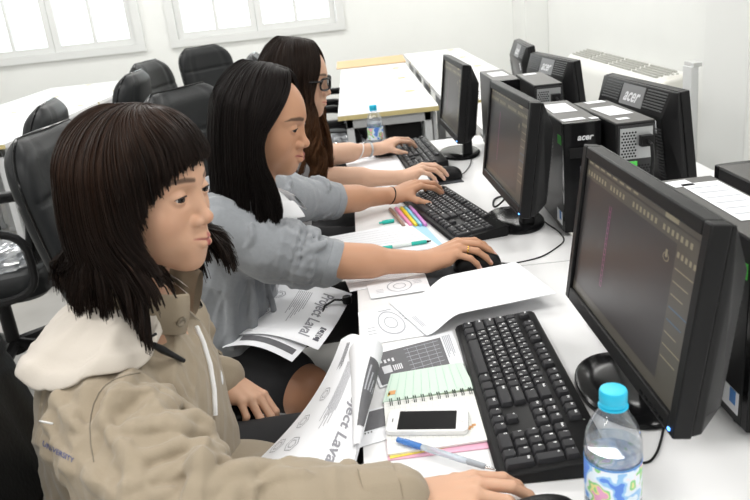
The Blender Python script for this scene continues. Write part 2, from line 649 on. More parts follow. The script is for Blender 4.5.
def screen_mat():
    m = bpy.data.materials.new('lit_screen')
    m.use_nodes = True
    nt = m.node_tree
    b = nt.nodes['Principled BSDF']
    b.inputs['Base Color'].default_value = (0.012, 0.012, 0.013, 1)
    b.inputs['Roughness'].default_value = 0.30
    tc = nt.nodes.new('ShaderNodeTexCoord')
    n = nt.nodes.new('ShaderNodeTexNoise')
    n.inputs['Scale'].default_value = 5
    nt.links.new(tc.outputs['Object'], n.inputs['Vector'])
    cr = nt.nodes.new('ShaderNodeValToRGB')
    cr.color_ramp.elements[0].color = (0.045, 0.04, 0.04, 1)
    cr.color_ramp.elements[1].color = (0.075, 0.062, 0.056, 1)
    nt.links.new(n.outputs['Fac'], cr.inputs[0])
    nt.links.new(cr.outputs[0], b.inputs['Emission Color'])
    b.inputs['Emission Strength'].default_value = 0.55
    return m


SCREEN_M = screen_mat()
UI_BAR = mat('screen_menu_bar', (0.03, 0.03, 0.03), 0.3, emit=((0.10, 0.085, 0.06), 0.6))
UI_TXT = mat('screen_icons', (0.05, 0.05, 0.05), 0.3, emit=((0.42, 0.36, 0.22), 0.6))
UI_PINK = mat('screen_pink_wireframe', (0.05, 0.03, 0.05), 0.3, emit=((0.30, 0.08, 0.19), 0.8))
UI_BLUE = mat('screen_blue_line', (0.03, 0.05, 0.08), 0.3, emit=((0.06, 0.14, 0.22), 0.6))
LED = mat('blue_power_light', (0.1, 0.3, 0.9), 0.3, emit=((0.1, 0.35, 1.0), 6.0))
MW, MH, MZ = 0.447, 0.268, 0.098
TILT = radians(7.5)


def make_monitor(label, loc, rz, ui=True, mz=MZ):
    t = thing('computer_monitor', label, 'monitor', loc, rz)
    # stand
    st = MB()
    ov = [(0.114 * cos(2 * pi * k / 40) - 0.05, 0.078 * sin(2 * pi * k / 40)) for k in range(40)]
    st.loft([[((x + 0.05) * s - 0.05, y * s + 0.048, z) for x, y in ov] for s, z in ((0.97, 0), (1.0, 0.004), (0.99, 0.010), (0.93, 0.014), (0.5, 0.017))])
    st.build('stand_base', BLACK_GL, t)
    MB().loft([rr_ring(0.052, 0.034, 0.07, 0.014), rr_ring(0.046, 0.030, 0.072, 0.07), rr_ring(0.05, 0.034, 0.075, 0.16)]).build('stand_neck', BLACK_PL, t, bevel=0.003)
    R = Matrix.Rotation(-TILT, 4, 'X')
    T = Matrix.Translation((0, 0.0, mz)) @ R
    # body front frame (bezel), recessed screen, tapered back
    bz = MB()
    o = 0.019
    y0, y1 = 0.0, 0.024
    bz.span((-MW / 2, y0, 0), (-MW / 2 + o, y1, MH)).span((MW / 2 - o, y0, 0), (MW / 2, y1, MH))
    bz.span((-MW / 2 + o, y0, 0), (MW / 2 - o, y1, o + 0.004)).span((-MW / 2 + o, y0, MH - o), (MW / 2 - o, y1, MH))
    f = bz.build('bezel', BLACK_PL, t, bevel=0.0025)
    f.matrix_local = T
    s = MB()
    s.span((-MW / 2 + o - 0.002, 0.006, o), (MW / 2 - o + 0.002, 0.010, MH - o + 0.002))
    zt, xl, xr = MH - o, -MW / 2 + o, MW / 2 - o
    e = 0.0056
    if ui:
        def rect(x0, x1, z0, z1, mi, yy=e):
            s.add([(x0, yy, z0), (x1, yy, z0), (x1, yy, z1), (x0, yy, z1)], [(0, 1, 2, 3)], mi)
        rect(xl, xr, zt - 0.009, zt, 1)
        rect(xl, xr, zt - 0.030, zt - 0.011, 1)
        rect(xr - 0.062, xr, o + 0.02, zt - 0.03, 1)
        rect(xl, xr, o + 0.002, o + 0.02, 1)
        for k in range(30):
            x = xl + 0.008 + 0.0128 * k
            if k in (7, 13, 14, 22):
                continue
            rect(x, x + 0.0065, zt - 0.025, zt - 0.0175, 2, e - .0003)
        for k in range(8):
            x = xl + 0.008 + 0.027 * k
            rect(x, x + 0.017, zt - 0.006, zt - 0.003, 2, e - .0003)
        rect(xr - 0.105, xr - 0.066, zt - 0.008, zt - 0.002, 2, e - .0003)
        for k in range(5):
            x = xr - 0.058 + 0.011 * k
            rect(x, x + 0.006, zt - 0.045, zt - 0.038, 2, e - .0003)
        for k in range(8):
            z = zt - 0.06 - 0.0165 * k
            rect(xr - 0.058, xr - 0.008 - 0.008 * (k % 3), z, z + 0.0016, 3 if k in (3, 4) else 2, e - .0003)
        # pink ladder wireframe
        for k in range(15):
            z = o + 0.055 + 0.0085 * k
            x = xl + 0.118
            w_ = 0.0085
            rect(x, x + w_, z, z + 0.0012, 4, e - .0003)
            rect(x, x + 0.0018, z, z + 0.0085, 4, e - .0003)
            rect(x + w_ - 0.0018, x + w_, z, z + 0.0085, 4, e - .0003)
        # orbit widget
        cxw, czw = xr - 0.086, zt - 0.055
        for k in range(14):
            a = 2 * pi * k / 14
            x, z = cxw + 0.008 * cos(a), czw + 0.005 * sin(a)
            rect(x - 0.001, x + 0.001, z - 0.001, z + 0.001, 2, e - .0003)
        rect(cxw - 0.003, cxw + 0.003, czw, czw + 0.010, 2, e - .0003)
    so = s.build('screen', [SCREEN_M, UI_BAR, UI_TXT, UI_BLUE, UI_PINK], t, fix=False, flat=True)
    so.matrix_local = T
    if ui:
        l = MB().box((MW / 2 - 0.012, -0.0005, 0.008), (0.005, 0.002, 0.003)).build('power_light', LED, t)
        l.matrix_local = T
        bt = MB()
        for k in range(5):
            bt.box((MW / 2 - 0.035 - 0.016 * k, -0.0003, 0.008), (0.009, 0.002, 0.003))
        b_ = bt.build('button_row', BLACK_GL, t)
        b_.matrix_local = T
    # back shell: straight sides, slanted vented band on top, flat back leaning
    bk = MB()
    w0, w1 = MW / 2 - 0.002, MW / 2 - 0.028
    prof = [(0.024, 0.002), (0.024, MH - 0.001), (0.030, MH - 0.001), (0.066, MH - 0.062), (0.068, 0.03), (0.050, 0.006)]
    rings = []
    for sx, k in ((-w0, 0), (-w1, 1), (w1, 1), (w0, 0)):
        ring = []
        for j, (y, z) in enumerate(prof):
            if k == 0:
                y = min(y, 0.036)
            ring.append((sx, y, z))
        rings.append(ring)
    bk.loft(rings)
    bo = bk.build('back_shell', BLACK_CASE, t, bevel=0.002)
    bo.matrix_local = T
    # slanted band detail: grooved vents both sides of a grey plate with the maker's letters
    nrm = Vector((0, 0.061, 0.036)).normalized()
    slope = Vector((0, 0.036, -0.061)).normalized()
    org = Vector((0, 0.030, MH - 0.001))

    def band(x, d, h=0.0):
        return org + slope * d + nrm * h + Vector((x, 0, 0))
    for xa, xb in ((-w1 + 0.012, -0.075), (0.075, w1 - 0.012)):
        vt = MB()
        for k in range(7):
            d = 0.009 + 0.0075 * k
            vt.loft([[tuple(band(x, d - 0.002, h)), tuple(band(x, d + 0.002, h)), tuple(band(x, d + 0.0012, h + 0.002)), tuple(band(x, d - 0.0012, h + 0.002))] for x, h in ((xa, 0), (xb, 0))])
        vt.build('vent_grille', mat('vent_dark', (0.05, 0.05, 0.052), 0.45), bo, flat=True)
    pl = MB()
    q = [(-0.062, 0.006), (0.072, 0.006), (0.060, 0.062), (-0.074, 0.062)]
    pl.loft([[tuple(band(x, d, h)) for x, d in q] for h in (0.0, 0.0015)])
    B = Matrix.Identity(4)
    ex = Vector((-1, 0, 0))
    ey = -slope
    for r_ in range(3):
        B[r_][0], B[r_][1], B[r_][2] = ex[r_], ey[r_], nrm[r_]
    pos = band(0, 0.035, 0.0018)
    B.translation = pos
    pl.text('acer', 0.05, B, mi=1, shear=0.25, bold=0.0012)
    pl.build('logo_plate', [LOGO_PANEL, LOGO], bo, fix=False, flat=True)
    for side in (-1, 1):
        sv = MB()
        for k in range(16):
            z = 0.05 + 0.0085 * k
            sv.box((side * (w1 - 0.02), 0.0685, z), (0.03, 0.003, 0.004))
        sv.build('side_vent', mat('vent_dark', (0.05, 0.05, 0.052), 0.45), bo)
    stk = MB().box((-w1 + 0.035, 0.0695, MH - 0.085), (0.022, 0.001, 0.034)).build('barcode_sticker', PAPER, bo)
    return t


def rr_ring(w, d, yc, z):
    return [(x, y + yc, z) for x, y in rrect(w, d, 0.006, 2)]


m1 = make_monitor('nearest black monitor, lit screen showing a drawing program', (0.325, 0.972, DZ), radians(-89.5))
dup(m1, (0.338, 1.873, DZ), radians(-88.5), 'black monitor facing the woman in grey cardigan, second from the camera')
dup(m1, (0.318, 2.77, DZ), radians(-88.6), 'black monitor facing the woman with glasses, beside the empty desks')
mb_ = make_monitor('large black monitor seen from behind, nearest of those turned to the wall', (0.825, 2.05, DZ), radians(95), ui=False, mz=0.058)
dup(mb_, (0.805, 2.90, DZ), radians(96), 'black monitor seen from behind, in front of the wall air conditioner')
dup(mb_, (0.85, 3.60, DZ), radians(86), 'farthest monitor seen from behind, partly hidden by the next one')


# ------------------------------------------------------------------ computer towers
def perforated(mb, x0, x1, z0, z1, y, mi):
    nx, nz = int((x1 - x0) / 0.007), int((z1 - z0) / 0.007)
    for i in range(nx):
        for k in range(nz):
            cx = x0 + 0.007 * (i + 0.5) + (0.0035 if k % 2 else 0)
            cz = z0 + 0.007 * (k + 0.5)
            vs = [(cx + 0.0026 * cos(a * pi / 3), y, cz + 0.0026 * sin(a * pi / 3)) for a in range(6)]
            mb.add(vs, [(0, 1, 2, 3, 4, 5)], mi)


TW, TH, TD = 0.092, 0.285, 0.335
GREEN = mat('green_sticker', (0.10, 0.62, 0.10), 0.5)
BLUE_S = mat('blue_sticker', (0.08, 0.25, 0.6), 0.5)


def make_tower(label, loc, rz, papers, front=True):
    t = thing('computer_tower', label, 'computer', loc, rz)
    c = MB()
    c.span((-TW / 2, -TD / 2 + 0.02, 0.008), (TW / 2, TD / 2, TH))
    c.build('case', [CASE_TOP if 0 else BLACK_CASE], t, bevel=0.003)
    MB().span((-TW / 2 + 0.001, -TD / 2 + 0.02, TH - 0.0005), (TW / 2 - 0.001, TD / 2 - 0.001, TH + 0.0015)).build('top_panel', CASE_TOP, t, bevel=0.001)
    for sx in (-1, 1):
        for sy in (-1, 1):
            MB().lathe([(0.009, 0), (0.010, 0.008)], 10, (sx * (TW / 2 - 0.015), sy * (TD / 2 - 0.05), 0)).build('foot', BLACK_PL, t)
    fr = MB()
    # front bezel, slightly bowed
    n = 6
    rings = []
    for k in range(n + 1):
        x = -TW / 2 + TW * k / n
        yb = -TD / 2 + 0.004 * (1 - cos((k / n - 0.5) * 2.2)) * 2
        rings.append([(x, yb, 0.01), (x, yb, TH + 0.001), (x, -TD / 2 + 0.022, TH + 0.001), (x, -TD / 2 + 0.022, 0.01)])
    fr.loft(rings)
    fo = fr.build('front_bezel', BLACK_GL, t, bevel=0.002)
    d = MB()
    d.span((-TW / 2 + 0.012, -TD / 2 - 0.0015, TH - 0.085), (TW / 2 - 0.012, -TD / 2 + 0.004, TH - 0.060))
    d.build('disc_drive', BLACK_PL, fo, bevel=0.001)
    p_ = MB()
    p_.span((-0.008, -TD / 2 - 0.0015, TH - 0.135), (0.010, -TD / 2 + 0.004, TH - 0.105))
    p_.build('power_button', mat('button_grey', (0.10, 0.10, 0.11), 0.35), fo, bevel=0.001)
    pt = MB()
    for k in range(4):
        pt.box((0.0, -TD / 2 - 0.0003, 0.11 - 0.016 * k), (0.014, 0.002, 0.006))
    pt.build('port_row', mat('port_grey', (0.12, 0.12, 0.13), 0.4), fo)
    lg = MB()
    F = Matrix(((1, 0, 0, 0), (0, 0, -1, 0), (0, 1, 0, 0), (0, 0, 0, 1)))
    lg.text('acer', 0.021, Matrix.Translation((0.004, -TD / 2 - 0.0012, TH - 0.035)) @ F, shear=0.25, bold=0.0006, extrude=0.0006)
    lg.build('maker_lettering', LOGO, fo, fix=False, flat=True)
    # rear: power supply grille, socket, vents and slots
    rp = MB()
    rp.span((-TW / 2 + 0.004, TD / 2, 0.012), (TW / 2 - 0.004, TD / 2 + 0.002, TH - 0.006), 0)
    rp.build('rear_panel', [mat('rear_paint', (0.03, 0.03, 0.032), 0.4)], t)
    ps = MB()
    ps.span((-TW / 2 + 0.008, TD / 2 + 0.002, TH - 0.085), (TW / 2 - 0.008, TD / 2 + 0.005, TH - 0.012), 0)
    perforated(ps, -TW / 2 + 0.045, TW / 2 - 0.010, TH - 0.082, TH - 0.016, TD / 2 + 0.0056, 1)
    ps.build('power_supply', [STEEL, BLACK_PL], t, fix=False, flat=True)
    sk = MB()
    sk.span((-TW / 2 + 0.012, TD / 2 + 0.005, TH - 0.055), (-TW / 2 + 0.040, TD / 2 + 0.022, TH - 0.030))
    sk.tube([(-TW / 2 + 0.026, TD / 2 + 0.02, TH - 0.042), (-TW / 2 + 0.026, TD / 2 + 0.045, TH - 0.046), (-TW / 2 + 0.028, TD / 2 + 0.056, TH - 0.075), (-TW / 2 + 0.03, TD / 2 + 0.055, TH - 0.16), (-TW / 2 + 0.03, TD / 2 + 0.05, 0.004)], 0.0042, 8)
    sk.build('power_plug', BLACK_PL, t)
    io = MB()
    io.span((0.0, TD / 2 + 0.002, 0.05), (TW / 2 - 0.008, TD / 2 + 0.004, TH - 0.09), 0)
    perforated(io, -TW / 2 + 0.010, -0.004, 0.13, TH - 0.095, TD / 2 + 0.0045, 1)
    for k in range(5):
        io.span((0.008, TD / 2 + 0.004, 0.06 + 0.024 * k), (0.036, TD / 2 + 0.007, 0.076 + 0.024 * k), 1)
    io.build('port_panel', [STEEL, BLACK_PL], t, fix=False, flat=True)
    gs = MB().box((0.012, TD / 2 + 0.0085, TH - 0.096), (0.026, 0.001, 0.012)).build('green_sticker', GREEN, t)
    # stickers on the side and notes on the top
    sd = MB()
    sd.box((-TW / 2 - 0.0006, -TD / 2 + 0.045, TH - 0.045), (0.001, 0.034, 0.022))
    sd.build('side_sticker', GREEN, t)
    if front:
        s2 = MB()
        s2.box((-TW / 2 - 0.0006, -TD / 2 + 0.055, 0.040), (0.001, 0.052, 0.034))
        s2.build('barcode_label', PAPER, t)
        s3 = MB().box((-TW / 2 - 0.0012, -TD / 2 + 0.044, 0.046), (0.001, 0.016, 0.022)).build('blue_sticker', BLUE_S, t)
    return t


def note(label, w, d, loc, rz, lines=6, group=None, ink=INK_L):
    mb = MB()
    mb.prism([(-w / 2, -d / 2), (w / 2, -d / 2), (w / 2, d / 2), (-w / 2, d / 2)], 0, 0.0006)
    for k in range(lines):
        y = d / 2 - d * (k + 1) / (lines + 1)
        L = w * (0.36 + 0.08 * ((k * 37) % 5) / 5)
        x0 = -w * 0.42
        mb.add([(x0, y - d * .018, 0.0009), (x0 + 2 * L, y - d * .018, 0.0009), (x0 + 2 * L, y + d * .018, 0.0009), (x0, y + d * .018, 0.0009)], [(0, 1, 2, 3)], 1)
    return tag(mb.build('paper_note', [PAPER, ink], loc=loc, rot=(0, 0, rz), fix=False, flat=True), label, 'paper', group)


TT = DZ + TH + 0.002
T1 = make_tower('black tower at the right edge, green sticker on its side, behind nearest monitor', (0.527, 1.03, DZ), 0, [])
T2 = dup(T1, (0.530, 1.925, DZ), radians(-1.5), 'black tower standing behind the second monitor, front turned to the camera')
T3 = dup(T1, (0.525, 2.80, DZ), radians(-1), 'black tower half hidden behind the third monitor')
R1 = dup(T1, (0.655, 1.10, DZ), radians(180), 'black tower at the right edge beside the nearest one, rear turned to the camera')
R2 = dup(T1, (0.628, 1.866, DZ), radians(181), 'black tower with perforated grey rear, in front of the large monitor back')
R3 = dup(T1, (0.622, 2.60, DZ), radians(178), 'black tower rear turned to the camera, in front of the further monitor back')
note('long white printed note on top of the nearest tower', 0.062, 0.20, (0.535, 1.06, TT), 0.0)
note('small square white note on the far end of nearest tower top', 0.035, 0.035, (0.507, 1.165, TT), 0.1, 1)
note('white printed sheet on top of the tower behind the second monitor', 0.062, 0.135, (0.528, 1.975, TT), radians(-2))
note('small white slip near the front of the tower behind second monitor', 0.055, 0.026, (0.514, 1.80, TT), 0.1, 0)
note('tiny white slip at the front right corner of a tower top', 0.018, 0.022, (0.562, 1.792, TT), 0.1, 0)
note('white printed sheet on the tower in front of the large monitor back', 0.060, 0.125, (0.628, 1.86, TT), radians(4))
note('white slip at the near end of the tower with grey rear', 0.028, 0.02, (0.616, 1.745, TT), 0.1, 0)
note('white slip at the far end of the tower with grey rear', 0.05, 0.03, (0.632, 2.005, TT), 0.1, 0)
note('white printed sheet on the tower half hidden behind third monitor', 0.06, 0.13, (0.525, 2.82, TT), 0.0)
note('white slip on the tower in front of the further monitor back', 0.045, 0.03, (0.622, 2.72, TT), 0.1, 0)
# ------------------------------------------------------------------ office chairs
def make_chair(label, loc, rz, low=0.0):
    t = thing('office_chair', label, 'chair', loc, rz)
    # five star base with castors
    for k in range(5):
        a = 2 * pi * k / 5 + 0.3
        d = Vector((cos(a), sin(a), 0))
        g = MB()
        g.tube([tuple(d * 0.03 + Vector((0, 0, 0.115))), tuple(d * 0.17 + Vector((0, 0, 0.100))), tuple(d * 0.30 + Vector((0, 0, 0.072)))], [0.026, 0.022, 0.016], 8)
        lo = g.build('base_leg', BLACK_PL, t)
        c = MB()
        w = d.cross(Vector((0, 0, 1)))
        p = d * 0.30
        for s in (-1, 1):
            ctr = p + w * 0.016 * s
            c.loft([[tuple(ctr + w * h + d * (0.028 * cos(q * pi / 8)) + Vector((0, 0, 0.029 + 0.028 * sin(q * pi / 8)))) for q in range(16)] for h in (-0.009, 0.009)])
        c.tube([tuple(p + Vector((0, 0, 0.03))), tuple(p + Vector((0, 0, 0.075)))], 0.007, 6)
        c.build('castor', BLACK_PL, lo)
    MB().lathe([(0.045, 0.08), (0.045, 0.13), (0.028, 0.135), (0.028, 0.30), (0.016, 0.305), (0.016, 0.37)], 20).build('gas_column', BLACK_PL, t)
    # seat: padded block with rounded nose
    def pad(w, d, z0, z1):
        rings = []
        for f, z in ((0.90, z0), (0.99, z0 + 0.02), (1.0, (z0 + z1) / 2), (0.985, z1 - 0.025), (0.93, z1 - 0.006), (0.80, z1), (0.4, z1 + 0.002)):
            rings.append([(x * f, y * f, z + (0.012 if z > z1 - 0.03 and x < -d * 0.3 else 0)) for x, y in rrect(d, w, 0.09, 5)])
        return rings
    MB().loft(pad(0.50, 0.50, 0.37, 0.47)).build('seat', LEATHER, t)

    # back: closed padded shell, seams sunk as grooves
    H0, H1 = 0.50, 1.08

    def ring(v):
        z = H0 + (H1 - H0) * v
        e = abs(2 * v - 1)
        w = 0.252 * (1 - 0.32 * max(0, e - 0.55) ** 2 / 0.2025 * (1.0 if v > 0.5 else 0.5)) - (0.03 if v < 0.3 else 0) * (0.3 - v) / 0.3
        if v > 0.70:
            f_ = (v - 0.70) / 0.30
            w = 0.252 * (1 - 0.40 * f_ ** 3.2)
        th = 0.052 * (1 - (max(0, e - 0.8) / 0.2) ** 2 * 0.75)
        lean = -0.225 - 0.13 * v - 0.02 * sin(v * pi)
        grove = 1.0
        for s in (0.36, 0.72):
            grove -= 0.16 * math.exp(-((v - s) / 0.012) ** 2)
        out = []
        n = 56
        for k in range(n):
            a = 2 * pi * k / n
            ca, sa = cos(a), sin(a)
            y = w * math.copysign(abs(ca) ** 0.55, ca)
            x = th * math.copysign(abs(sa) ** 0.55, sa)
            gy = 1 - 0.22 * math.exp(-((abs(y) / w - 0.66) / 0.035) ** 2)
            x *= grove * gy
            x += -0.035 * (1 - (y / 0.25) ** 2) + 0.02
            out.append((lean + x, y, z))
        return out
    N = 60
    MB().loft([ring(k / N) for k in range(N + 1)]).build('backrest', LEATHER, t, sharp=70)
    pp = MB()
    edge = [ring(k / 24)[0] for k in range(25)] + [ring(k / 24)[28] for k in range(24, -1, -1)]
    pp.tube(edge, 0.0045, 6)
    pp.build('piping', BLACK_GL, t)
    MB().tube([(-0.05, 0, 0.375), (-0.22, 0, 0.38), (-0.30, 0, 0.44), (-0.315, 0, 0.62)], [0.03, 0.03, 0.028, 0.024], 8).build('back_bracket', BLACK_PL, t)
    # loop armrests
    for s in (-1, 1):
        y = s * 0.285
        loop = []
        for k in range(28):
            a = 2 * pi * k / 28
            cx, cz = cos(a), sin(a)
            loop.append((-0.03 + 0.20 * math.copysign(abs(cx) ** 0.6, cx), y, 0.535 + 0.135 * math.copysign(abs(cz) ** 0.6, cz)))
        ar = MB().tube(loop, 0.016, 8, closed=True)
        ar.tube([(-0.06, s * 0.18, 0.372), (-0.06, s * 0.27, 0.385), (-0.06, y, 0.405)], 0.014, 8)
        ao = ar.build('armrest', BLACK_PL, t)
        MB().loft([rr3(0.26, 0.05, -0.03, y, z, f) for z, f in ((0.672, 0.85), (0.680, 1.0), (0.692, 1.0), (0.698, 0.8))]).build('arm_pad', BLACK_PL, ao)
    for o in bpy.data.objects:
        if o.parent == t and o.name.split('.')[0] not in ('base_leg', 'gas_column'):
            o.location.z -= low
        elif o.parent == t and o.name.startswith('gas_column'):
            o.scale.z = (0.37 - low) / 0.37
    return t


def rr3(d, w, cx, cy, z, f):
    return [(x * f + cx, y * f + cy, z) for x, y in rrect(d, w, 0.022, 4)]


make_chair('black leather chair with the woman in the beige jacket sitting in it', (-0.31, 0.965, 0), radians(10), 0.06)
ch = make_chair('black leather chair whose tall back shows behind the beige jacket woman', (-0.56, 2.14, 0), radians(-7))
dup(ch, (-0.37, 2.76, 0), radians(-28), 'black leather chair whose rounded top shows between the two nearer women')
dup(ch, (-1.55, 2.88, 0), radians(190), 'black leather chair at far left, nearest of the empty chairs by the left desks')
dup(ch, (-1.50, 3.98, 0), radians(180), 'empty black chair, left one of the close pair by the left desks')
dup(ch, (-0.93, 4.70, 0), radians(-10), 'empty black chair, right one of the close pair by the left desks')
dup(ch, (-0.86, 5.62, 0), radians(-38), 'empty black chair standing alone below the gap between the two windows')
dup(ch, (-0.21, 4.42, 0), radians(4), 'black chair pushed to the empty middle desks, nearer of the two there')
dup(ch, (-0.20, 5.30, 0), radians(-5), 'black chair pushed to the empty middle desks, farther of the two there')
# clear plastic wrap left on two chairs
WRAP = clear_mat('clear_wrap', (0.92, 0.94, 0.97), 0.12, 0.25, 0.15)


def wrap(label, loc, sx, sy, sz, seed):
    rg = np.random.default_rng(seed)
    ph = rg.uniform(0, 6, 12)

    def fn(u, v):
        a, b = u * 2 * pi, v * pi * 0.52
        k = 1 + 0.10 * sin(5 * a + ph[0] + 3 * b) + 0.08 * sin(9 * a + ph[1] - 5 * b) + 0.06 * sin(15 * a + 11 * b + ph[2]) + 0.05 * sin(23 * b + ph[3] + 4 * a)
        return (sx * k * cos(a) * sin(b + 0.02), sy * k * sin(a) * sin(b + 0.02), sz * k * cos(b))
    return tag(MB().grid(fn, 70, 30).build('plastic_wrap', WRAP, loc=loc, sharp=12), label, 'plastic wrap')


wrap('crumpled clear plastic wrap on the chair at far left', (-1.57, 2.88, 0.474), 0.22, 0.2, 0.07, 3)
wrap('crumpled clear plastic wrap on the nearer chair by the middle desks', (-0.21, 4.42, 0.474), 0.22, 0.2, 0.08, 5)


# ------------------------------------------------------------------ sheets of paper and booklets
def quad_fn(px, z, zf=None):
    P = [Vector(atz(x, y, z)) for x, y in px]      # order: far left, far right, near right, near left

    def fn(u, v, h=0.0):
        p = (P[0] * (1 - u) + P[1] * u) * (1 - v) + (P[3] * (1 - u) + P[2] * u) * v
        p = p.copy()
        p.z = z + h + (zf(p.x, p.y) if zf else 0)
        return tuple(p)
    return fn


def print_rect(mb, fn, u0, u1, v0, v1, mi, h=0.0006, n=6):
    o = [fn(u0 + (u1 - u0) * i / n, v0 + (v1 - v0) * j / n, h) for i in range(n + 1) for j in range(n + 1)]
    mb.add(o, [(i * (n + 1) + j, (i + 1) * (n + 1) + j, (i + 1) * (n + 1) + j + 1, i * (n + 1) + j + 1) for i in range(n) for j in range(n)], mi)


def print_ring(mb, fn, cu, cv, ru, rv, mi, wdt=0.06, h=0.0007, n=40):
    vs = []
    for k in range(n):
        a = 2 * pi * k / n
        for s in (1 - wdt, 1 + wdt):
            vs.append(fn(cu + ru * s * cos(a), cv + rv * s * sin(a), h))
    mb.add(vs, [(2 * k, 2 * k + 1, (2 * k + 3) % (2 * n), (2 * k + 2) % (2 * n)) for k in range(n)], mi)


def sheet(name, label, cat, px, z, prints=None, zf=None, th=0.0009, n=10, mats=None, group=None):
    fn = quad_fn(px, z, zf)
    mb = MB()
    mb.grid(lambda u, v: fn(u, v, th), n, n)
    mb.grid(lambda u, v: fn(1 - u, v, 0), n, n)
    rim = [(k / n, 0) for k in range(n)] + [(1, k / n) for k in range(n)] + [(1 - k / n, 1) for k in range(n)] + [(0, 1 - k / n) for k in range(n)]
    L = len(rim)
    vs = [fn(u, v, th) for u, v in rim] + [fn(u, v, 0) for u, v in rim]
    mb.add(vs, [(k, (k + 1) % L, L + (k + 1) % L, L + k) for k in range(L)])
    if prints:
        prints(mb, lambda u, v, h=0: fn(u, v, th + h))
    return tag(mb.build(name, mats or [PAPER, INK_L, INK], fix=False, sharp=60), label, cat, group)


def p_cd(mb, fn):
    print_ring(mb, fn, 0.52, 0.5, 0.20, 0.33, 1, 0.05)
    print_ring(mb, fn, 0.52, 0.5, 0.10, 0.16, 1, 0.08)
    for k in range(3):
        print_rect(mb, fn, 0.12, 0.24, 0.55 + 0.09 * k, 0.57 + 0.09 * k, 1)
        print_rect(mb, fn, 0.76, 0.9, 0.28 + 0.09 * k, 0.30 + 0.09 * k, 1)
    print_rect(mb, fn, 0.4, 0.66, 0.10, 0.13, 1)


def p_lines(mb, fn):
    for k in range(9):
        print_rect(mb, fn, 0.04, 0.96, 0.1 + 0.09 * k, 0.106 + 0.09 * k, 1)


def p_table(mb, fn):
    print_rect(mb, fn, 0.03, 0.84, 0.12, 0.97, 2)
    for k in range(6):
        print_rect(mb, fn, 0.40, 0.80, 0.2 + 0.115 * k, 0.212 + 0.115 * k, 1, 0.0010)
    for k in range(4):
        print_rect(mb, fn, 0.44 + 0.10 * k, 0.444 + 0.10 * k, 0.18, 0.92, 1, 0.0010)
    for k in range(4):
        print_rect(mb, fn, 0.10 + 0.045 * k, 0.125 + 0.045 * k, 0.35, 0.42 + 0.03 * (k % 2), 3, 0.0012)
    print_rect(mb, fn, 0.10, 0.2, 0.52, 0.72, 3, 0.0012)
    for k in range(5):
        print_rect(mb, fn, 0.22 + 0.022 * k, 0.234 + 0.022 * k, 0.55, 0.70, 3, 0.0012)
        print_rect(mb, fn, 0.86 + 0.02 * k, 0.872 + 0.02 * k, 0.1, 0.75 - .08 * (k % 3), 1)


PRINT_GREY = mat('dark_grey_print', (0.13, 0.13, 0.14), 0.6, noise=(60, 0.15))
sheet('mouse_pad', 'dark mouse pad under the ring hand of the woman in grey cardigan', 'mouse pad', [(424, 272), (494, 258), (502, 270), (431, 291)], DZ, th=0.0022, mats=[mat('dark_cloth_pad', (0.045, 0.048, 0.055), 0.8)])
sheet('mouse_pad', 'small dark mouse pad under the farthest mouse', 'mouse pad', [(425, 173), (452, 169), (464, 182), (434, 186)], DZ, th=0.0022, mats=[mat('dark_cloth_pad', (0.045, 0.048, 0.055), 0.8)])
sheet('paper_sheet', 'white sheet with a printed disc, under the forearm beside the dark mouse pad', 'paper', [(366, 284), (425, 274), (431, 290), (371, 299)], DZ + 0.003, p_cd)
sheet('paper_sheet', 'lined white sheet under the forearm at the desk edge, behind the disc print', 'paper', [(340, 268), (402, 262), (410, 280), (350, 292)], DZ + 0.001, p_lines)
sheet('paper_sheet', 'white sheet with a printed disc, lying half under the large blank sheet', 'paper', [(358, 313), (404, 303), (436, 334), (362, 346)], DZ + 0.001, p_cd)


def over_keys(x, y):
    a = min(1, max(0, (x - 0.080) / 0.07))
    a = a * a * (3 - 2 * a)
    b = min(1, max(0, (x - 0.31) / 0.10))
    return 0.030 * a + 0.0005 - 0.012 * b * b + 0.002 * sin(x * 14)


def p_large(mb, fn):
    for k in range(3):
        print_rect(mb, fn, 0.03 + 0.012 * k, 0.036 + 0.012 * k, 0.5, 0.8, 1)


sheet('paper_sheet', 'large blank white sheet lying over the far end of the nearest keyboard', 'paper', [(389, 303), (516, 274), (557, 306), (427, 337)], DZ + 0.003, p_large, over_keys, n=24)
sheet('printed_sheet', 'white sheet with a dark grey printed table, above the spiral notebook', 'paper', [(366, 353), (452, 331), (464, 364), (380, 388)], DZ + 0.0018, p_table, mats=[PAPER, INK_L, PRINT_GREY, mat('print_white', (0.75, 0.75, 0.78), 0.7)])


def p_dark2(mb, fn):
    print_rect(mb, fn, 0.12, 0.9, 0.06, 0.62, 2)
    for k in range(4):
        print_rect(mb, fn, 0.16 + 0.09 * k, 0.20 + 0.09 * k, 0.66, 0.70, 2)
        print_rect(mb, fn, 0.15, 0.2, 0.2 + 0.1 * k, 0.24 + 0.1 * k, 3, 0.0009)


sheet('printed_sheet', 'white sheet with a dark printed block, between curled booklet and notebook', 'paper', [(356, 414), (387, 406), (392, 438), (356, 449)], DZ + 0.0012, p_dark2, mats=[PAPER, INK_L, PRINT_GREY, mat('print_white', (0.75, 0.75, 0.78), 0.7)])

# spiral notebook
GREENP = mat('pale_green_page', (0.62, 0.76, 0.66), 0.7)
GRIDP = mat('grid_page', (0.83, 0.83, 0.80), 0.7)
nb = thing('spiral_notebook', 'open spiral notebook, pale green lined page, phone lying on it', 'notebook')
GL = mat('green_rule', (0.42, 0.62, 0.52), 0.7)
fnp = quad_fn([(390, 376), (462, 365), (475, 390), (383, 404)], DZ + 0.006)


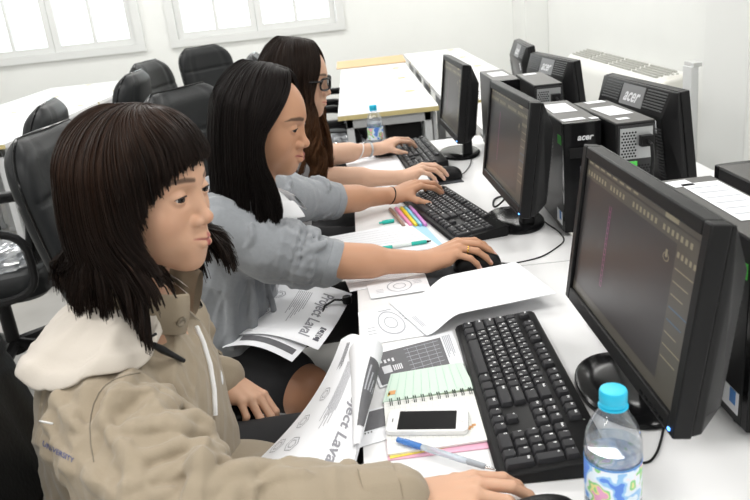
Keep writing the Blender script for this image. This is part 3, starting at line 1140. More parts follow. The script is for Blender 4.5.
def slab(name, px, z, th, m, prints=None, parent=nb, extra=()):
    fn = quad_fn(px, z)
    mb = MB()
    c = [fn(0, 0, 0), fn(1, 0, 0), fn(1, 1, 0), fn(0, 1, 0)]
    d = [fn(0, 0, th), fn(1, 0, th), fn(1, 1, th), fn(0, 1, th)]
    mb.loft([c, d])
    if prints:
        prints(mb, lambda u, v, h=0: fn(u, v, th + h))
    return mb.build(name, [m, *extra], parent, fix=False, flat=True)


def p_rules(mb, fn):
    for k in range(10):
        print_rect(mb, fn, 0.03 + 0.097 * k, 0.035 + 0.097 * k, 0.04, 0.96, 1, n=2)
    print_rect(mb, fn, 0.04, 0.12, 0.66, 0.80, 2, n=2)
    print_rect(mb, fn, 0.035, 0.06, 0.72, 0.84, 3, n=2)


def p_grid(mb, fn):
    for k in range(16):
        print_rect(mb, fn, 0.05 + 0.058 * k, 0.053 + 0.058 * k, 0.04, 0.97, 1, n=2)
        print_rect(mb, fn, 0.02, 0.98, 0.04 + 0.06 * k, 0.044 + 0.06 * k, 1, n=2)
    for k in range(3):
        print_rect(mb, fn, 0.80 + 0.03 * k, 0.84 + 0.03 * k, 0.74 - 0.03 * k, 0.78 - 0.03 * k, 2, n=2)


ORN = mat('orange_print', (0.75, 0.38, 0.15), 0.6)
slab('pink_cover', [(384, 403), (476, 391), (494, 448), (388, 461)], DZ + 0.0005, 0.0015, mat('pink_card', (0.78, 0.42, 0.55), 0.6))
slab('yellow_divider', [(386, 405), (470, 392), (476, 442), (390, 459)], DZ + 0.0022, 0.001, mat('yellow_card', (0.80, 0.66, 0.12), 0.6))
slab('lower_page', [(384, 404), (475, 392), (491, 441), (388, 456)], DZ + 0.0034, 0.003, GRIDP, p_grid, extra=(mat('grid_rule', (0.66, 0.68, 0.66), 0.7), ORN))
slab('upper_page', [(391, 376), (462, 364), (475, 390), (383, 404)], DZ + 0.0034, 0.004, GREENP, p_rules, extra=(GL, ORN, mat('yellow_print', (0.8, 0.65, 0.2), 0.6)))
A_, B_ = Vector(atz(387, 403.5, DZ + 0.0065)), Vector(atz(474, 391, DZ + 0.0065))
dirn = (B_ - A_).normalized()
side = Vector((0, 0, 1)).cross(dirn)
for k in range(11):
    c = A_ + (B_ - A_) * ((k + 0.5) / 11)
    for o in (-0.0016, 0.0016):
        pts = [tuple(c + dirn * o + side * 0.0078 * cos(2 * pi * j / 14) + Vector((0, 0, 0.0005 + 0.0062 * sin(2 * pi * j / 14)))) for j in range(14)]
        MB().tube(pts, 0.0007, 5, closed=True).build('binding_ring', mat('dark_wire', (0.03, 0.05, 0.04), 0.35, metal=0.6), nb)

# phone
pc = (Vector(atz(387, 412, DZ + 0.008)) + Vector(atz(469, 411, DZ + 0.008)) + Vector(atz(470, 437, DZ + 0.008)) + Vector(atz(386, 438, DZ + 0.008))) / 4
pax = Vector(atz(470, 424, DZ)) - Vector(atz(386, 425, DZ))
ph = thing('smartphone', 'white smartphone with dark screen lying on the spiral notebook', 'phone', (pc.x, pc.y, DZ + 0.0068), atan2(pax.y, pax.x))
PW = mat('white_phone', (0.82, 0.82, 0.82), 0.2)
MB().prism(rrect(0.1238, 0.0586, 0.009, 6), 0, 0.0085).build('body', PW, ph, bevel=0.0015, seg=3)
MB().prism(rrect(0.088, 0.050, 0.001, 1), 0.0085, 0.0088).build('screen', BLACK_GL, ph)
MB().lathe([(0.0052, 0.0085), (0.0052, 0.0090), (0.0044, 0.0090), (0.0044, 0.0087)], 24, (0.0530, 0, 0), cap=False).build('home_button', mat('button_ring', (0.55, 0.55, 0.56), 0.3), ph)
MB().prism([(x - 0.053, y) for x, y in rrect(0.0014, 0.010, 0.0006, 2)], 0.0085, 0.0088).build('earpiece', BLACK_PL, ph)


def pen(name, label, cat, a, b, r, parts, z=0.0, mats=None):
    """parts: list of (partname, t0, t1, r0, r1, material)"""
    A, B = Vector(atz(*a, DZ + z)), Vector(atz(*b, DZ + z))
    t = thing(name, label, cat, tuple(A))
    D = B - A
    for nm, t0, t1, r0, r1, m in parts:
        p0, p1 = D * t0, D * t1
        MB().tube([tuple(p0), tuple(p0 + (p1 - p0) * 0.06), tuple(p0 + (p1 - p0) * 0.94), tuple(p1)], [r0 * r * 0.8, r0 * r, r1 * r, r1 * r * 0.8], 14).build(nm, m, t)
    return t


BLUEP = mat('translucent_blue', (0.10, 0.30, 0.75), 0.15, trans=0.5)
CLEARP = mat('clear_barrel', (0.72, 0.80, 0.88), 0.1, trans=0.6)
pen('ballpoint_pen', 'clear and blue ballpoint pen lying across the notebook edge', 'pen', (399, 440), (496, 470), 0.0048,
    [('clicker', -0.02, 0.05, 0.85, 0.85, BLUEP), ('clip_end', 0.05, 0.25, 1.0, 1.0, BLUEP), ('barrel', 0.25, 0.72, 1.0, 1.0, CLEARP), ('grip', 0.72, 0.90, 0.98, 0.85, mat('grey_grip', (0.35, 0.38, 0.42), 0.5)), ('tip', 0.90, 1.0, 0.7, 0.2, CHROME)], 0.0125)
TEAL = mat('teal_plastic', (0.02, 0.48, 0.40), 0.35)
sheet('paper_sheet', 'ruled white notepad page lying under the teal marker', 'paper', [(318, 240), (408, 224), (440, 248), (336, 262)], DZ + 0.001, p_lines, th=0.004)
sheet('paper_card', 'pale blue card between the notepad page and the second keyboard', 'card', [(408, 226), (425, 226), (444, 246), (432, 248)], DZ + 0.0005, None, mats=[mat('pale_blue_card', (0.40, 0.66, 0.82), 0.6)])
pen('marker_pen', 'teal marker with white band lying on the notepad page', 'pen', (371, 250), (430, 241), 0.0052,
    [('cap_end', 0.0, 0.36, 1.0, 1.0, TEAL), ('band', 0.36, 0.68, 1.0, 1.0, mat('white_band', (0.75, 0.82, 0.80), 0.4)), ('barrel', 0.68, 0.94, 1.0, 1.0, TEAL), ('tip', 0.94, 1.02, 0.6, 0.3, BLACK_PL)], 0.0102)
pen('pen_lid', 'loose teal pen lid on the desk near the colour markers', 'pen lid', (379, 223), (394, 220.5), 0.0058, [('cap', 0.22, 1.0, 1.0, 1.0, TEAL), ('end_nub', 0.0, 0.22, 0.5, 0.55, TEAL)], 0.006)
cols = [('brown', (0.30, 0.19, 0.14), (390, 209), (404, 226)), ('pink', (0.85, 0.28, 0.50), (396, 208), (411, 225.5)), ('yellow', (0.85, 0.66, 0.03), (401, 207.5), (416, 225)), ('light blue', (0.22, 0.58, 0.78), (405, 207), (421, 225)), ('violet', (0.65, 0.25, 0.62), (410, 206.5), (426, 225))]
for nm, c, a, b in cols:
    m_ = mat(nm.replace(' ', '_') + '_marker', c, 0.35)
    pen('marker_pen', '%s marker in the row of five colour markers beside the second keyboard' % nm, 'pen', a, b, 0.0055,
        [('cap_end', 0.0, 0.38, 1.05, 1.05, m_), ('barrel', 0.38, 1.0, 0.95, 0.95, m_)], 0.0058)
sheet('paper_sheet', 'white sheet under the arms of the woman with glasses, beside farthest keyboard', 'paper', [(345, 160), (398, 152), (404, 175), (352, 186)], DZ + 0.001, None)
sheet('paper_sheet', 'white sheet at the desk edge beside the far water bottle', 'paper', [(346, 148), (372, 145), (385, 157), (348, 160)], DZ + 0.0032, None)
# small keys / pouch near the farthest keyboard
kp = thing('key_pouch', 'small black key pouch on the sheet beside the farthest keyboard', 'pouch', tuple(atz(386, 155, DZ + 0.005)), 0.3)
MB().loft([[(x * f, y * f, z) for x, y in rrect(0.10, 0.045, 0.015, 4)] for f, z in ((0.9, 0), (1, 0.004), (1, 0.012), (0.85, 0.018))]).build('pouch', mat('black_fabric', (0.02, 0.02, 0.022), 0.7), kp)
MB().tube([(0.06 + 0.014 * cos(k * pi / 8), 0.014 * sin(k * pi / 8), 0.004) for k in range(16)], 0.0016, 6, closed=True).build('key_ring', CHROME, kp)

# curled booklet on the desk edge, pages sloping down over the edge
bk = thing('printed_booklet', 'printed booklet with a curled page, sloping off the desk edge in front', 'booklet')


def bez(P, t):
    P = [Vector(p) for p in P]
    while len(P) > 1:
        P = [P[i] * (1 - t) + P[i + 1] * t for i in range(len(P) - 1)]
    return P[0]


def page_fn(L, Rr):
    """ruled page between a left rail and a right rail (lists of control points)"""
    def fn(u, v, h=0.0):
        a, b = bez(L, v), bez(Rr, v)
        e = 0.01
        p = a * (1 - u) + b * u
        bow = Vector((0, 0, 0.022 * sin(pi * u) ** 1.0))
        du = (b - a)
        dv = bez(L, min(1, v + e)) * (1 - u) + bez(Rr, min(1, v + e)) * u - (bez(L, max(0, v - e)) * (1 - u) + bez(Rr, max(0, v - e)) * u)
        n = du.cross(dv).normalized()
        if n.z < 0:
            n = -n
        return tuple(p + bow + n * h)
    return fn


def page(name, fn, parent, prints=None, nu=14, nv=24, th=0.0008, mats=None):
    mb = MB()
    mb.grid(lambda u, v: fn(u, v, th), nu, nv)
    mb.grid(lambda u, v: fn(1 - u, v, 0), nu, nv)
    if prints:
        prints(mb, lambda u, v, h=0: fn(u, v, th + h))
    return mb.build(name, mats or [PAPER, INK_L, INK], parent, fix=False, sharp=80)


def W_(px, py, z):
    return tuple(atz(px, py, z))


def page_text(mb, fn, s, u, v, size, mi, du=0.22, dv=0.30, rev=1):
    """lettering that runs along v, tops towards -u"""
    mb.text(s, size, None, lambda p: fn(u + p[1] / du, v + rev * p[0] / dv, 0.0008), mi=mi, bold=0.0008)


def p_book(mb, fn):
    page_text(mb, fn, 'Project Laval', 0.80, 0.60, 0.036, 1)
    page_text(mb, fn, 'Project Laval', 0.812, 0.662, 0.0505, 2) if 0 else None
    for k in range(9):
        L = 0.10 + 0.18 * ((k * 53) % 7) / 7
        print_rect(mb, fn, 0.60 - 0.016 * k, 0.606 - 0.016 * k, 0.20, 0.46 + L, 1, n=4)
    for cu, cv in ((0.30, 0.45), (0.22, 0.66), (0.32, 0.84), (0.12, 0.84)):
        for k in range(6):
            a0, a1 = k * pi / 3, (k + 1) * pi / 3
            for r in (1.0, 0.55):
                pts = []
                for a in (a0, a1):
                    for s in (r - 0.05, r + 0.05):
                        pts.append(fn(cu + 0.07 * s * cos(a), cv + 0.055 * s * sin(a), 0.0008))
                mb.add([pts[0], pts[1], pts[3], pts[2]], [(0, 1, 2, 3)], 1)
    for k in range(5):
        print_rect(mb, fn, 0.28 + 0.02 * k, 0.288 + 0.02 * k, 0.06, 0.26 - 0.02 * (k % 3), 2, n=3)


INK_M = mat('print_ink_mid', (0.28, 0.28, 0.31), 0.7)
rail_l = [W_(341, 340, DZ + 0.02), W_(322, 395, DZ + 0.016), W_(296, 425, DZ - 0.012), W_(248, 470, DZ - 0.035)]
rail_r = [W_(378, 352, DZ + 0.035), W_(372, 405, DZ + 0.030), W_(358, 440, DZ + 0.014), W_(345, 498, DZ + 0.006)]
page('front_page', page_fn(rail_l, rail_r), bk, p_book, mats=[PAPER, INK_M, INK])
low_l = [(p[0] - 0.004, p[1], p[2] - 0.008) for p in rail_l]
low_r = [(p[0], p[1], p[2] - 0.010) for p in rail_r]
page('back_page', page_fn(low_l, low_r), bk)
# the curl: a page corner rolled over along the right edge
axis_a, axis_b = Vector(W_(352, 338, DZ + 0.050)), Vector(W_(352, 452, DZ + 0.022))


def curl(u, v, h=0.0):
    ax = Vector(W_(366, 352, DZ + 0.040)) * (1 - v) + Vector(W_(357, 446, DZ + 0.022)) * v
    r = 0.026 * (1 - v) + 0.004
    a = radians(215) - u * radians(300) * (1 - 0.35 * v)
    d = Vector((0.98, 0.2, 0))
    return tuple(ax + d * (r + h) * cos(a) + Vector((0, 0, 1)) * (r + h) * sin(a))


def p_curl(mb, fn):
    print_rect(mb, lambda u, v, h=0: curl(u, v, 0.0016), 0.56, 0.92, 0.22, 0.86, 2, n=14)
    for k in range(4):
        print_rect(mb, lambda u, v, h=0: curl(u, v, 0.0020), 0.60 + 0.07 * k, 0.63 + 0.07 * k, 0.30 + 0.06 * k, 0.55, 1, n=4)


page('curled_page', curl, bk, p_curl, nu=26, nv=16, mats=[PAPER, INK_L, PRINT_GREY])

# booklet on the lap of the woman in grey
lb = thing('printed_booklet', 'printed booklet resting on the lap of the woman in grey cardigan', 'booklet')


def p_lap(mb, fn):
    page_text(mb, fn, 'Project Laval', 0.80, 0.52, 0.040, 1, 0.26, 0.28)
    for k in range(8):
        print_rect(mb, fn, 0.64 - 0.02 * k, 0.646 - 0.02 * k, 0.20, 0.52 + 0.3 * ((k * 31) % 5) / 5, 1, n=4)
    for cu, cv in ((0.30, 0.30), (0.26, 0.62), (0.14, 0.44)):
        for k in range(8):
            a0, a1 = k * pi / 4, (k + 1) * pi / 4
            for r in (1.0, 0.6):
                pts = []
                for a in (a0, a1):
                    for s in (r - 0.05, r + 0.05):
                        pts.append(fn(cu + 0.08 * s * cos(a), cv + 0.07 * s * sin(a), 0.0008))
                mb.add([pts[0], pts[1], pts[3], pts[2]], [(0, 1, 2, 3)], 1)
    print_rect(mb, fn, 0.90, 0.955, 0.68, 0.90, 2, n=4)
    mb.text('CNC', 0.022, None, lambda p: fn(0.928 + p[1] / 0.26, 0.79 + p[0] / 0.28, 0.0012), mi=0)


LAPZ = 0.615
ll = [W_(262, 285, LAPZ + 0.03), W_(250, 305, LAPZ + 0.02), W_(226, 337, LAPZ)]
lr = [W_(352, 294, LAPZ + 0.03), W_(340, 322, LAPZ + 0.018), W_(318, 350, LAPZ)]
page('front_page', page_fn(ll, lr), lb, p_lap, mats=[PAPER, INK_M, INK])
l2 = [W_(262, 296, LAPZ + 0.02), W_(222, 348, LAPZ - 0.012)]
r2 = [W_(340, 310, LAPZ + 0.016), W_(292, 362, LAPZ - 0.012)]


def p_lap2(mb, fn):
    print_rect(mb, fn, 0.22, 0.95, 0.83, 0.92, 2, n=6)
    print_rect(mb, fn, 0.06, 0.14, 0.83, 0.92, 2, n=3)


page('back_page', page_fn(l2, r2), lb, p_lap2, mats=[PAPER, INK_M, PRINT_GREY])
cl = Vector(W_(347, 300, LAPZ + 0.035))
MB().lathe([(0.004, -0.012), (0.011, -0.008), (0.013, 0.002), (0.010, 0.010), (0.003, 0.013)], 14, tuple(cl)).build('binder_clip', BLACK_PL, lb)
MB().tube([tuple(cl), tuple(cl + Vector((-0.03, -0.005, 0.006))), tuple(cl + Vector((-0.055, -0.022, 0.0))), tuple(cl + Vector((-0.062, -0.05, -0.01)))], 0.003, 6).build('cord_loop', BLACK_PL, lb)

# mice, cables
ma = make_mouse('black mouse under the ring hand of the woman in grey cardigan', tuple(atz(477, 268, DZ + 0.0022)), radians(4))
mb2 = dup(ma, tuple(atz(446, 179, DZ + 0.0022)), radians(4), 'farthest black mouse, under the hand of the woman with glasses')
mc = dup(ma, (0.160, 0.733, DZ), radians(5), 'black mouse at the bottom edge near the blue capped bottle')


def cable(label, pts, r=0.0018):
    P = [Vector(p) for p in pts]
    out = []
    n = len(P)
    for i in range(n - 1):
        p0, p1, p2, p3 = P[max(0, i - 1)], P[i], P[i + 1], P[min(n - 1, i + 2)]
        for k in range(8):
            t = k / 8
            out.append(tuple(0.5 * ((2 * p1) + (p2 - p0) * t + (2 * p0 - 5 * p1 + 4 * p2 - p3) * t * t + (3 * p1 - p0 - 3 * p2 + p3) * t ** 3)))
    out.append(tuple(P[-1]))
    return tag(MB().tube(out, r, 7).build('cable', BLACK_PL), label, 'cable')


def D_(x, y, z=0.002):
    return tuple(atz(x, y, DZ + z))


cable('thin black mouse cable curving over the desk to the second monitor', [D_(500, 263, 0.014), D_(515, 263), D_(540, 257), D_(556, 248), D_(564, 240), D_(558, 231), D_(545, 222), D_(538, 214)])
cable('thin black mouse cable beside the third monitor base', [D_(458, 176, 0.012), D_(465, 172), D_(470, 165), D_(472, 158), D_(477, 152)])
cable('thick black cable looping down behind the nearest monitor base', [tuple(Vector(D_(600, 372)) + Vector((0.06, 0.05, 0.10))), tuple(Vector(D_(592, 345)) + Vector((0.03, 0.03, 0.03))), D_(589, 322, 0.004), D_(596, 318, 0.004), D_(608, 325, 0.004), D_(640, 330, 0.004), D_(690, 330, 0.004)], 0.0032)
cable('thin black cable on the desk below the nearest monitor corner', [D_(632, 462), D_(640, 463), D_(650, 461), D_(657, 452), D_(661, 440), D_(665, 425), D_(675, 405), D_(700, 380)])
cable('black cable beside the second monitor base', [tuple(Vector(D_(500, 205)) + Vector((0.08, 0.03, 0.06))), D_(497, 206, 0.006), D_(494, 200, 0.004), D_(503, 196, 0.004), D_(520, 195, 0.004)], 0.003)

# water bottles
PET = clear_mat('clear_bottle', (0.95, 0.97, 1.0), 0.05, 0.05)
WATER = clear_mat('bottle_water', (0.86, 0.92, 0.97), 0.04, 0.02)
CAPB = mat('cyan_cap', (0.02, 0.50, 0.75), 0.35)


def label_mat():
    m = bpy.data.materials.new('printed_bottle_label')
    m.use_nodes = True
    nt = m.node_tree
    b = nt.nodes['Principled BSDF']
    b.inputs['Roughness'].default_value = 0.35
    tc = nt.nodes.new('ShaderNodeTexCoord')
    v = nt.nodes.new('ShaderNodeTexNoise')
    v.inputs['Scale'].default_value = 52
    v.inputs['Detail'].default_value = 1.0
    nt.links.new(tc.outputs['Object'], v.inputs['Vector'])
    cr = nt.nodes.new('ShaderNodeValToRGB')
    cr.color_ramp.interpolation = 'CONSTANT'
    e = cr.color_ramp.elements
    e[0].position, e[0].color = 0.0, (0.10, 0.25, 0.75, 1)
    e[1].position, e[1].color = 0.36, (0.30, 0.55, 0.85, 1)
    for p, c in ((0.44, (0.72, 0.82, 0.92, 1)), (0.53, (0.80, 0.78, 0.85, 1)), (0.57, (0.25, 0.60, 0.25, 1)), (0.63, (0.75, 0.70, 0.30, 1)), (0.67, (0.75, 0.35, 0.55, 1))):
        x = e.new(p)
        x.color = c
    nt.links.new(v.outputs['Fac'], cr.inputs[0])
    nt.links.new(cr.outputs[0], b.inputs['Base Color'])
    return m


LABEL = label_mat()


def make_bottle(label, loc, rz=0.0):
    t = thing('water_bottle', label, 'bottle', loc, rz)
    R = 0.0325
    prof = [(0.012, 0.004), (0.024, 0.001), (R - 0.002, 0.004), (R, 0.012)]
    z = 0.016
    for k in range(3):
        prof += [(R, z), (R - 0.002, z + 0.004), (R, z + 0.008)]
        z += 0.011
    prof += [(R, 0.052), (R - 0.0012, 0.055), (R - 0.0012, 0.108), (R, 0.111), (R, 0.120), (R - 0.0025, 0.124), (R - 0.0005, 0.128), (R - 0.002, 0.137), (R - 0.007, 0.150), (R - 0.0145, 0.163), (0.0135, 0.170), (0.0125, 0.174), (0.0125, 0.188)]
    MB().lathe(prof, 40, cap=False).build('bottle_body', PET, t, sharp=60)
    MB().lathe([(R - 0.0004, 0.056), (R, 0.057), (R, 0.106), (R - 0.0004, 0.107)], 48, cap=False).build('label_band', LABEL, t)
    MB().lathe([(R - 0.0002, 0.1045), (R + 0.0002, 0.1047), (R + 0.0002, 0.1068), (R - 0.0002, 0.107)], 48, cap=False).build('label_edge', BLUE_S, t)
    cp = MB()
    rings = []
    for r_, z_ in ((0.0150, 0.174), (0.0153, 0.175), (0.0153, 0.178), (0.0149, 0.1785), (0.0151, 0.179), (0.0151, 0.190), (0.0143, 0.1925), (0.009, 0.1932), (0.003, 0.1932)):
        rings.append([((r_ + (0.0003 if k % 2 and 0.179 <= z_ <= 0.190 else 0)) * cos(2 * pi * k / 60), (r_ + (0.0003 if k % 2 and 0.179 <= z_ <= 0.190 else 0)) * sin(2 * pi * k / 60), z_) for k in range(60)])
    cp.loft(rings)
    cp.build('bottle_cap', CAPB, t)
    MB().lathe([(0.0135, 0.1705), (0.0165, 0.171), (0.0165, 0.1730), (0.0135, 0.1735)], 30, cap=False).build('neck_ring', CAPB, t)
    W = 0.122
    MB().lathe([(0.010, 0.006), (R - 0.003, 0.006), (R - 0.0022, 0.016), (R - 0.0022, W), (R - 0.006, W + 0.0001), (0.004, W)], 40).build('water', WATER, t)
    return t


b1 = make_bottle('clear water bottle with blue cap in the foreground, near the keyboard end', (0.247, 0.722, DZ), 0.4)
b2 = dup(b1, tuple(atz(377.5, 152, DZ)), 2.1, 'far water bottle with blue cap beside the farthest keyboard')

# ------------------------------------------------------------------ air conditioner on the right wall and leaning panel
ac = thing('air_conditioner', 'white floor air conditioner with slotted top against the right wall', 'air conditioner', (RX - 0.13, 5.55, 0))
ACW = mat('appliance_white', (0.74, 0.74, 0.71), 0.4)
L = 2.05
pr = [(0.12, 0.0), (-0.11, 0.0), (-0.11, 0.56), (-0.085, 0.62), (-0.05, 0.65), (0.12, 0.68)]
MB().loft([[(x, y, z) for x, z in pr] for y in (-L / 2 + 0.12, L / 2)]).build('cabinet', ACW, ac, bevel=0.012)
MB().loft([[(x * 1.02, y, z * 1.004) for x, z in pr] for y in (-L / 2, -L / 2 + 0.118)]).build('end_cap', mat('appliance_cream', (0.70, 0.69, 0.64), 0.4), ac, bevel=0.02, seg=3)
for k in range(4):
    ya = -L / 2 + 0.16 + 0.47 * k
    g = MB()
    for j in range(5):
        x = -0.04 + 0.03 * j
        z = 0.6535 + (x + 0.05) * 0.176
        g.box((x, ya + 0.21, z + 0.003), (0.012, 0.42, 0.012))
    g.build('outlet_grille', mat('grille_grey', (0.42, 0.42, 0.39), 0.5), ac)
bt = MB()
for k in range(5):
    bt.lathe([(0.009, 0.680), (0.008, 0.687), (0.0, 0.687)], 10, (-0.02 + 0.028 * (k % 3), -L / 2 + 0.04 + 0.04 * (k // 3), 0), cap=False)
bt.build('button_cluster', mat('grille_grey', (0.42, 0.42, 0.39), 0.5), ac)
pnl = thing('leaning_board', 'tall pale grey board leaning against the pillar by the right wall', 'board', (1.385, 3.10, 0))
PG = mat('pale_grey_board', (0.66, 0.67, 0.67), 0.4)
Rb = Matrix.Rotation(radians(-1.2), 3, 'Y')
MB().box((0, 0.0, 0.465), (0.03, 0.08, 0.93), 0, Rb).build('panel', PG, pnl)
MB().box((0.0, 0.0, 0.938), (0.034, 0.09, 0.016), 0, Rb).build('top_rail', mat('alu_rail', (0.6, 0.6, 0.6), 0.35, metal=0.7), pnl)

# black cabinet under the front of the middle desk row
uc = thing('desk_cabinet', 'black cabinet standing under the front of the empty middle desk row', 'cabinet', (0.235, 4.34, 0))
MB().span((-0.10, -0.18, 0.03), (0.10, 0.2, 0.66)).build('body', BLACK_CASE, uc, bevel=0.004)
MB().span((-0.096, -0.196, 0.04), (0.096, -0.181, 0.65)).build('door', BLACK_PL, uc, bevel=0.003)
MB().span((0.06, -0.205, 0.36), (0.07, -0.197, 0.46)).build('handle', STEEL, uc, bevel=0.002)
for sx in (-1, 1):
    MB().span((sx * 0.118 - 0.012, -0.17, 0.0), (sx * 0.118 + 0.012, -0.13, 0.69)).build('support_post', DESK_STEEL, uc, bevel=0.002)
# ------------------------------------------------------------------ soft shapes: smooth unions of round cones and ellipsoids, meshed by surface nets
class Soft:
    def __init__(self):
        self.p = []
        self.R = np.eye(3)
        self.o = np.zeros(3)
        self.s = 1.0

    def frame(self, R=None, o=None, s=1.0):
        self.R = np.eye(3) if R is None else np.array(R, float)
        self.o = np.zeros(3) if o is None else np.array(o, float)
        self.s = s
        return self

    def _w(self, a):
        return self.R @ (np.array(a, float) * self.s) + self.o

    def rc(self, a, b, ra, rb, k=0.01, op='u'):
        self.p.append(('rc', self._w(a), self._w(b), ra * self.s, rb * self.s, k * self.s, op))
        return self

    def chain(self, pts, rs, k=0.01):
        for i in range(len(pts) - 1):
            self.rc(pts[i], pts[i + 1], rs[i], rs[i + 1], k)
        return self

    def el(self, c, r, k=0.01, op='u', R=None):
        Q = self.R if R is None else self.R @ np.array(R, float)
        self.p.append(('el', self._w(c), np.array(r, float) * self.s, Q, k * self.s, op))
        return self

    def ev(self, P):
        P = np.asarray(P, np.float32)
        d = np.full(len(P), 1e3, np.float32)
        for q in self.p:
            if q[0] == 'rc':
                _, a, b, ra, rb, k, op = q
                ba = (b - a).astype(np.float32)
                pa = P - a.astype(np.float32)
                L = float(ba @ ba) + 1e-12
                t = np.clip(pa @ ba / L, 0, 1)
                e = pa - t[:, None] * ba
                dd = np.sqrt((e * e).sum(1)) - (ra + (rb - ra) * t)
            else:
                _, c, r, Q, k, op = q
                l = (P - c.astype(np.float32)) @ Q.astype(np.float32)
                m = l / r.astype(np.float32)
                k0 = np.sqrt((m * m).sum(1))
                m2 = m / r.astype(np.float32)
                k1 = np.sqrt((m2 * m2).sum(1)) + 1e-6
                dd = np.where(k0 < 0.05, -float(r.min()), k0 * (k0 - 1) / k1)
            if op == 'u':
                h = np.clip(0.5 + 0.5 * (d - dd) / k, 0, 1)
                d = d * (1 - h) + dd * h - k * h * (1 - h)
            else:
                h = np.clip(0.5 - 0.5 * (d + dd) / k, 0, 1)
                d = d * (1 - h) + (-dd) * h + k * h * (1 - h)
        return d

    def mesh(self, h, lo=None, hi=None, disp=None, pad=0.02):
        """returns verts, quads"""
        if lo is None:
            pts = []
            for q in self.p:
                if q[-1] != 'u':
                    continue
                if q[0] == 'rc':
                    m = max(q[3], q[4])
                    pts += [q[1] - m, q[1] + m, q[2] - m, q[2] + m]
                else:
                    m = float(q[2].max())
                    pts += [q[1] - m, q[1] + m]
            pts = np.array(pts)
            lo, hi = pts.min(0) - pad, pts.max(0) + pad
        ev = (lambda P: self.ev(P) + disp(P)) if disp else self.ev
        B = 8
        n = (np.ceil((hi - lo) / h / B).astype(int)) * B
        nb = n // B
        cx = [lo[i] + (np.arange(nb[i]) * B + B / 2) * h for i in range(3)]
        C = np.stack(np.meshgrid(*cx, indexing='ij'), -1).reshape(-1, 3)
        dc = ev(C)
        V = np.repeat(np.repeat(np.repeat(dc.reshape(nb), B, 0), B, 1), B, 2).astype(np.float32)
        act = np.argwhere((np.abs(dc) < B * h * 1.45 + 2 * h).reshape(nb))
        off = np.stack(np.meshgrid(*[np.arange(B)] * 3, indexing='ij'), -1).reshape(-1, 3)
        for s in range(0, len(act), 400):
            a = act[s:s + 400]
            I = (a[:, None, :] * B + off[None]).reshape(-1, 3)
            V[I[:, 0], I[:, 1], I[:, 2]] = ev(lo + I * h)
        return surface_nets(V, lo, h, ev)


def surface_nets(V, lo, h, ev):
    S = V < 0
    c = [S[i:S.shape[0] - 1 + i, j:S.shape[1] - 1 + j, k:S.shape[2] - 1 + k] for i in (0, 1) for j in (0, 1) for k in (0, 1)]
    anyv = c[0].copy()
    allv = c[0].copy()
    for q in c[1:]:
        anyv |= q
        allv &= q
    cells = np.argwhere(anyv & ~allv)
    idx = np.full(anyv.shape, -1, np.int64)
    idx[cells[:, 0], cells[:, 1], cells[:, 2]] = np.arange(len(cells))
    acc = np.zeros((len(cells), 3), np.float64)
    cnt = np.zeros(len(cells))
    cs = [(i, j, k) for i in (0, 1) for j in (0, 1) for k in (0, 1)]
    for a in cs:
        for ax in range(3):
            if a[ax] == 1:
                continue
            b = list(a)
            b[ax] = 1
            va = V[cells[:, 0] + a[0], cells[:, 1] + a[1], cells[:, 2] + a[2]]
            vb = V[cells[:, 0] + b[0], cells[:, 1] + b[1], cells[:, 2] + b[2]]
            m = (va < 0) != (vb < 0)
            t = np.where(m, va / np.where(m, va - vb, 1), 0)
            p = np.array(a, float)[None] + np.zeros((len(cells), 3))
            p[:, ax] += t
            acc[m] += p[m]
            cnt[m] += 1
    verts = lo + (cells + acc / np.maximum(cnt, 1)[:, None]) * h
    quads = []
    for ax in range(3):
        o1, o2 = [(1, 2), (2, 0), (0, 1)][ax]
        sl0 = [slice(None)] * 3
        sl1 = [slice(None)] * 3
        sl0[ax] = slice(0, -1)
        sl1[ax] = slice(1, None)
        A, Bq = S[tuple(sl0)], S[tuple(sl1)]
        for flip in (False, True):
            e = np.argwhere((A & ~Bq) if not flip else (~A & Bq))
            e = e[(e[:, o1] > 0) & (e[:, o2] > 0) & (e[:, o1] < V.shape[o1] - 1) & (e[:, o2] < V.shape[o2] - 1)]
            q = []
            for d1, d2 in ((0, 0), (-1, 0), (-1, -1), (0, -1)):
                f = e.copy()
                f[:, o1] += d1
                f[:, o2] += d2
                q.append(idx[f[:, 0], f[:, 1], f[:, 2]])
            q = np.stack(q, 1)
            if flip:
                q = q[:, ::-1]
            quads.append(q)
    quads = np.concatenate(quads)
    quads = quads[(quads >= 0).all(1)]
    # one Newton step onto the surface
    e = h * 0.5
    g = np.stack([ev(verts + np.eye(3)[i] * e) - ev(verts - np.eye(3)[i] * e) for i in range(3)], 1) / (2 * e)
    d = ev(verts)
    verts = verts - g * (np.clip(d, -h, h) / np.maximum((g * g).sum(1), 0.25))[:, None]
    return verts, quads


def fast_mesh(name, verts, faces, mats, cols=None, smooth=True, mi=None):
    verts = np.asarray(verts, np.float32)
    faces = np.asarray(faces, np.int32)
    k = faces.shape[1]
    me = bpy.data.meshes.new(name)
    me.vertices.add(len(verts))
    me.vertices.foreach_set('co', verts.ravel())
    me.loops.add(faces.size)
    me.loops.foreach_set('vertex_index', faces.ravel())
    me.polygons.add(len(faces))
    me.polygons.foreach_set('loop_start', np.arange(len(faces), dtype=np.int32) * k)
    if mi is not None:
        me.polygons.foreach_set('material_index', mi)
    for m in (mats if isinstance(mats, (list, tuple)) else [mats]):
        me.materials.append(m)
    me.update(calc_edges=True)
    if smooth:
        me.polygons.foreach_set('use_smooth', np.ones(len(faces), bool))
    if cols is not None:
        at = me.color_attributes.new('tone', 'FLOAT_COLOR', 'POINT')
        c4 = np.ones((len(verts), 4), np.float32)
        c4[:, :3] = cols
        at.data.foreach_set('color', c4.ravel())
    me.validate()
    return me


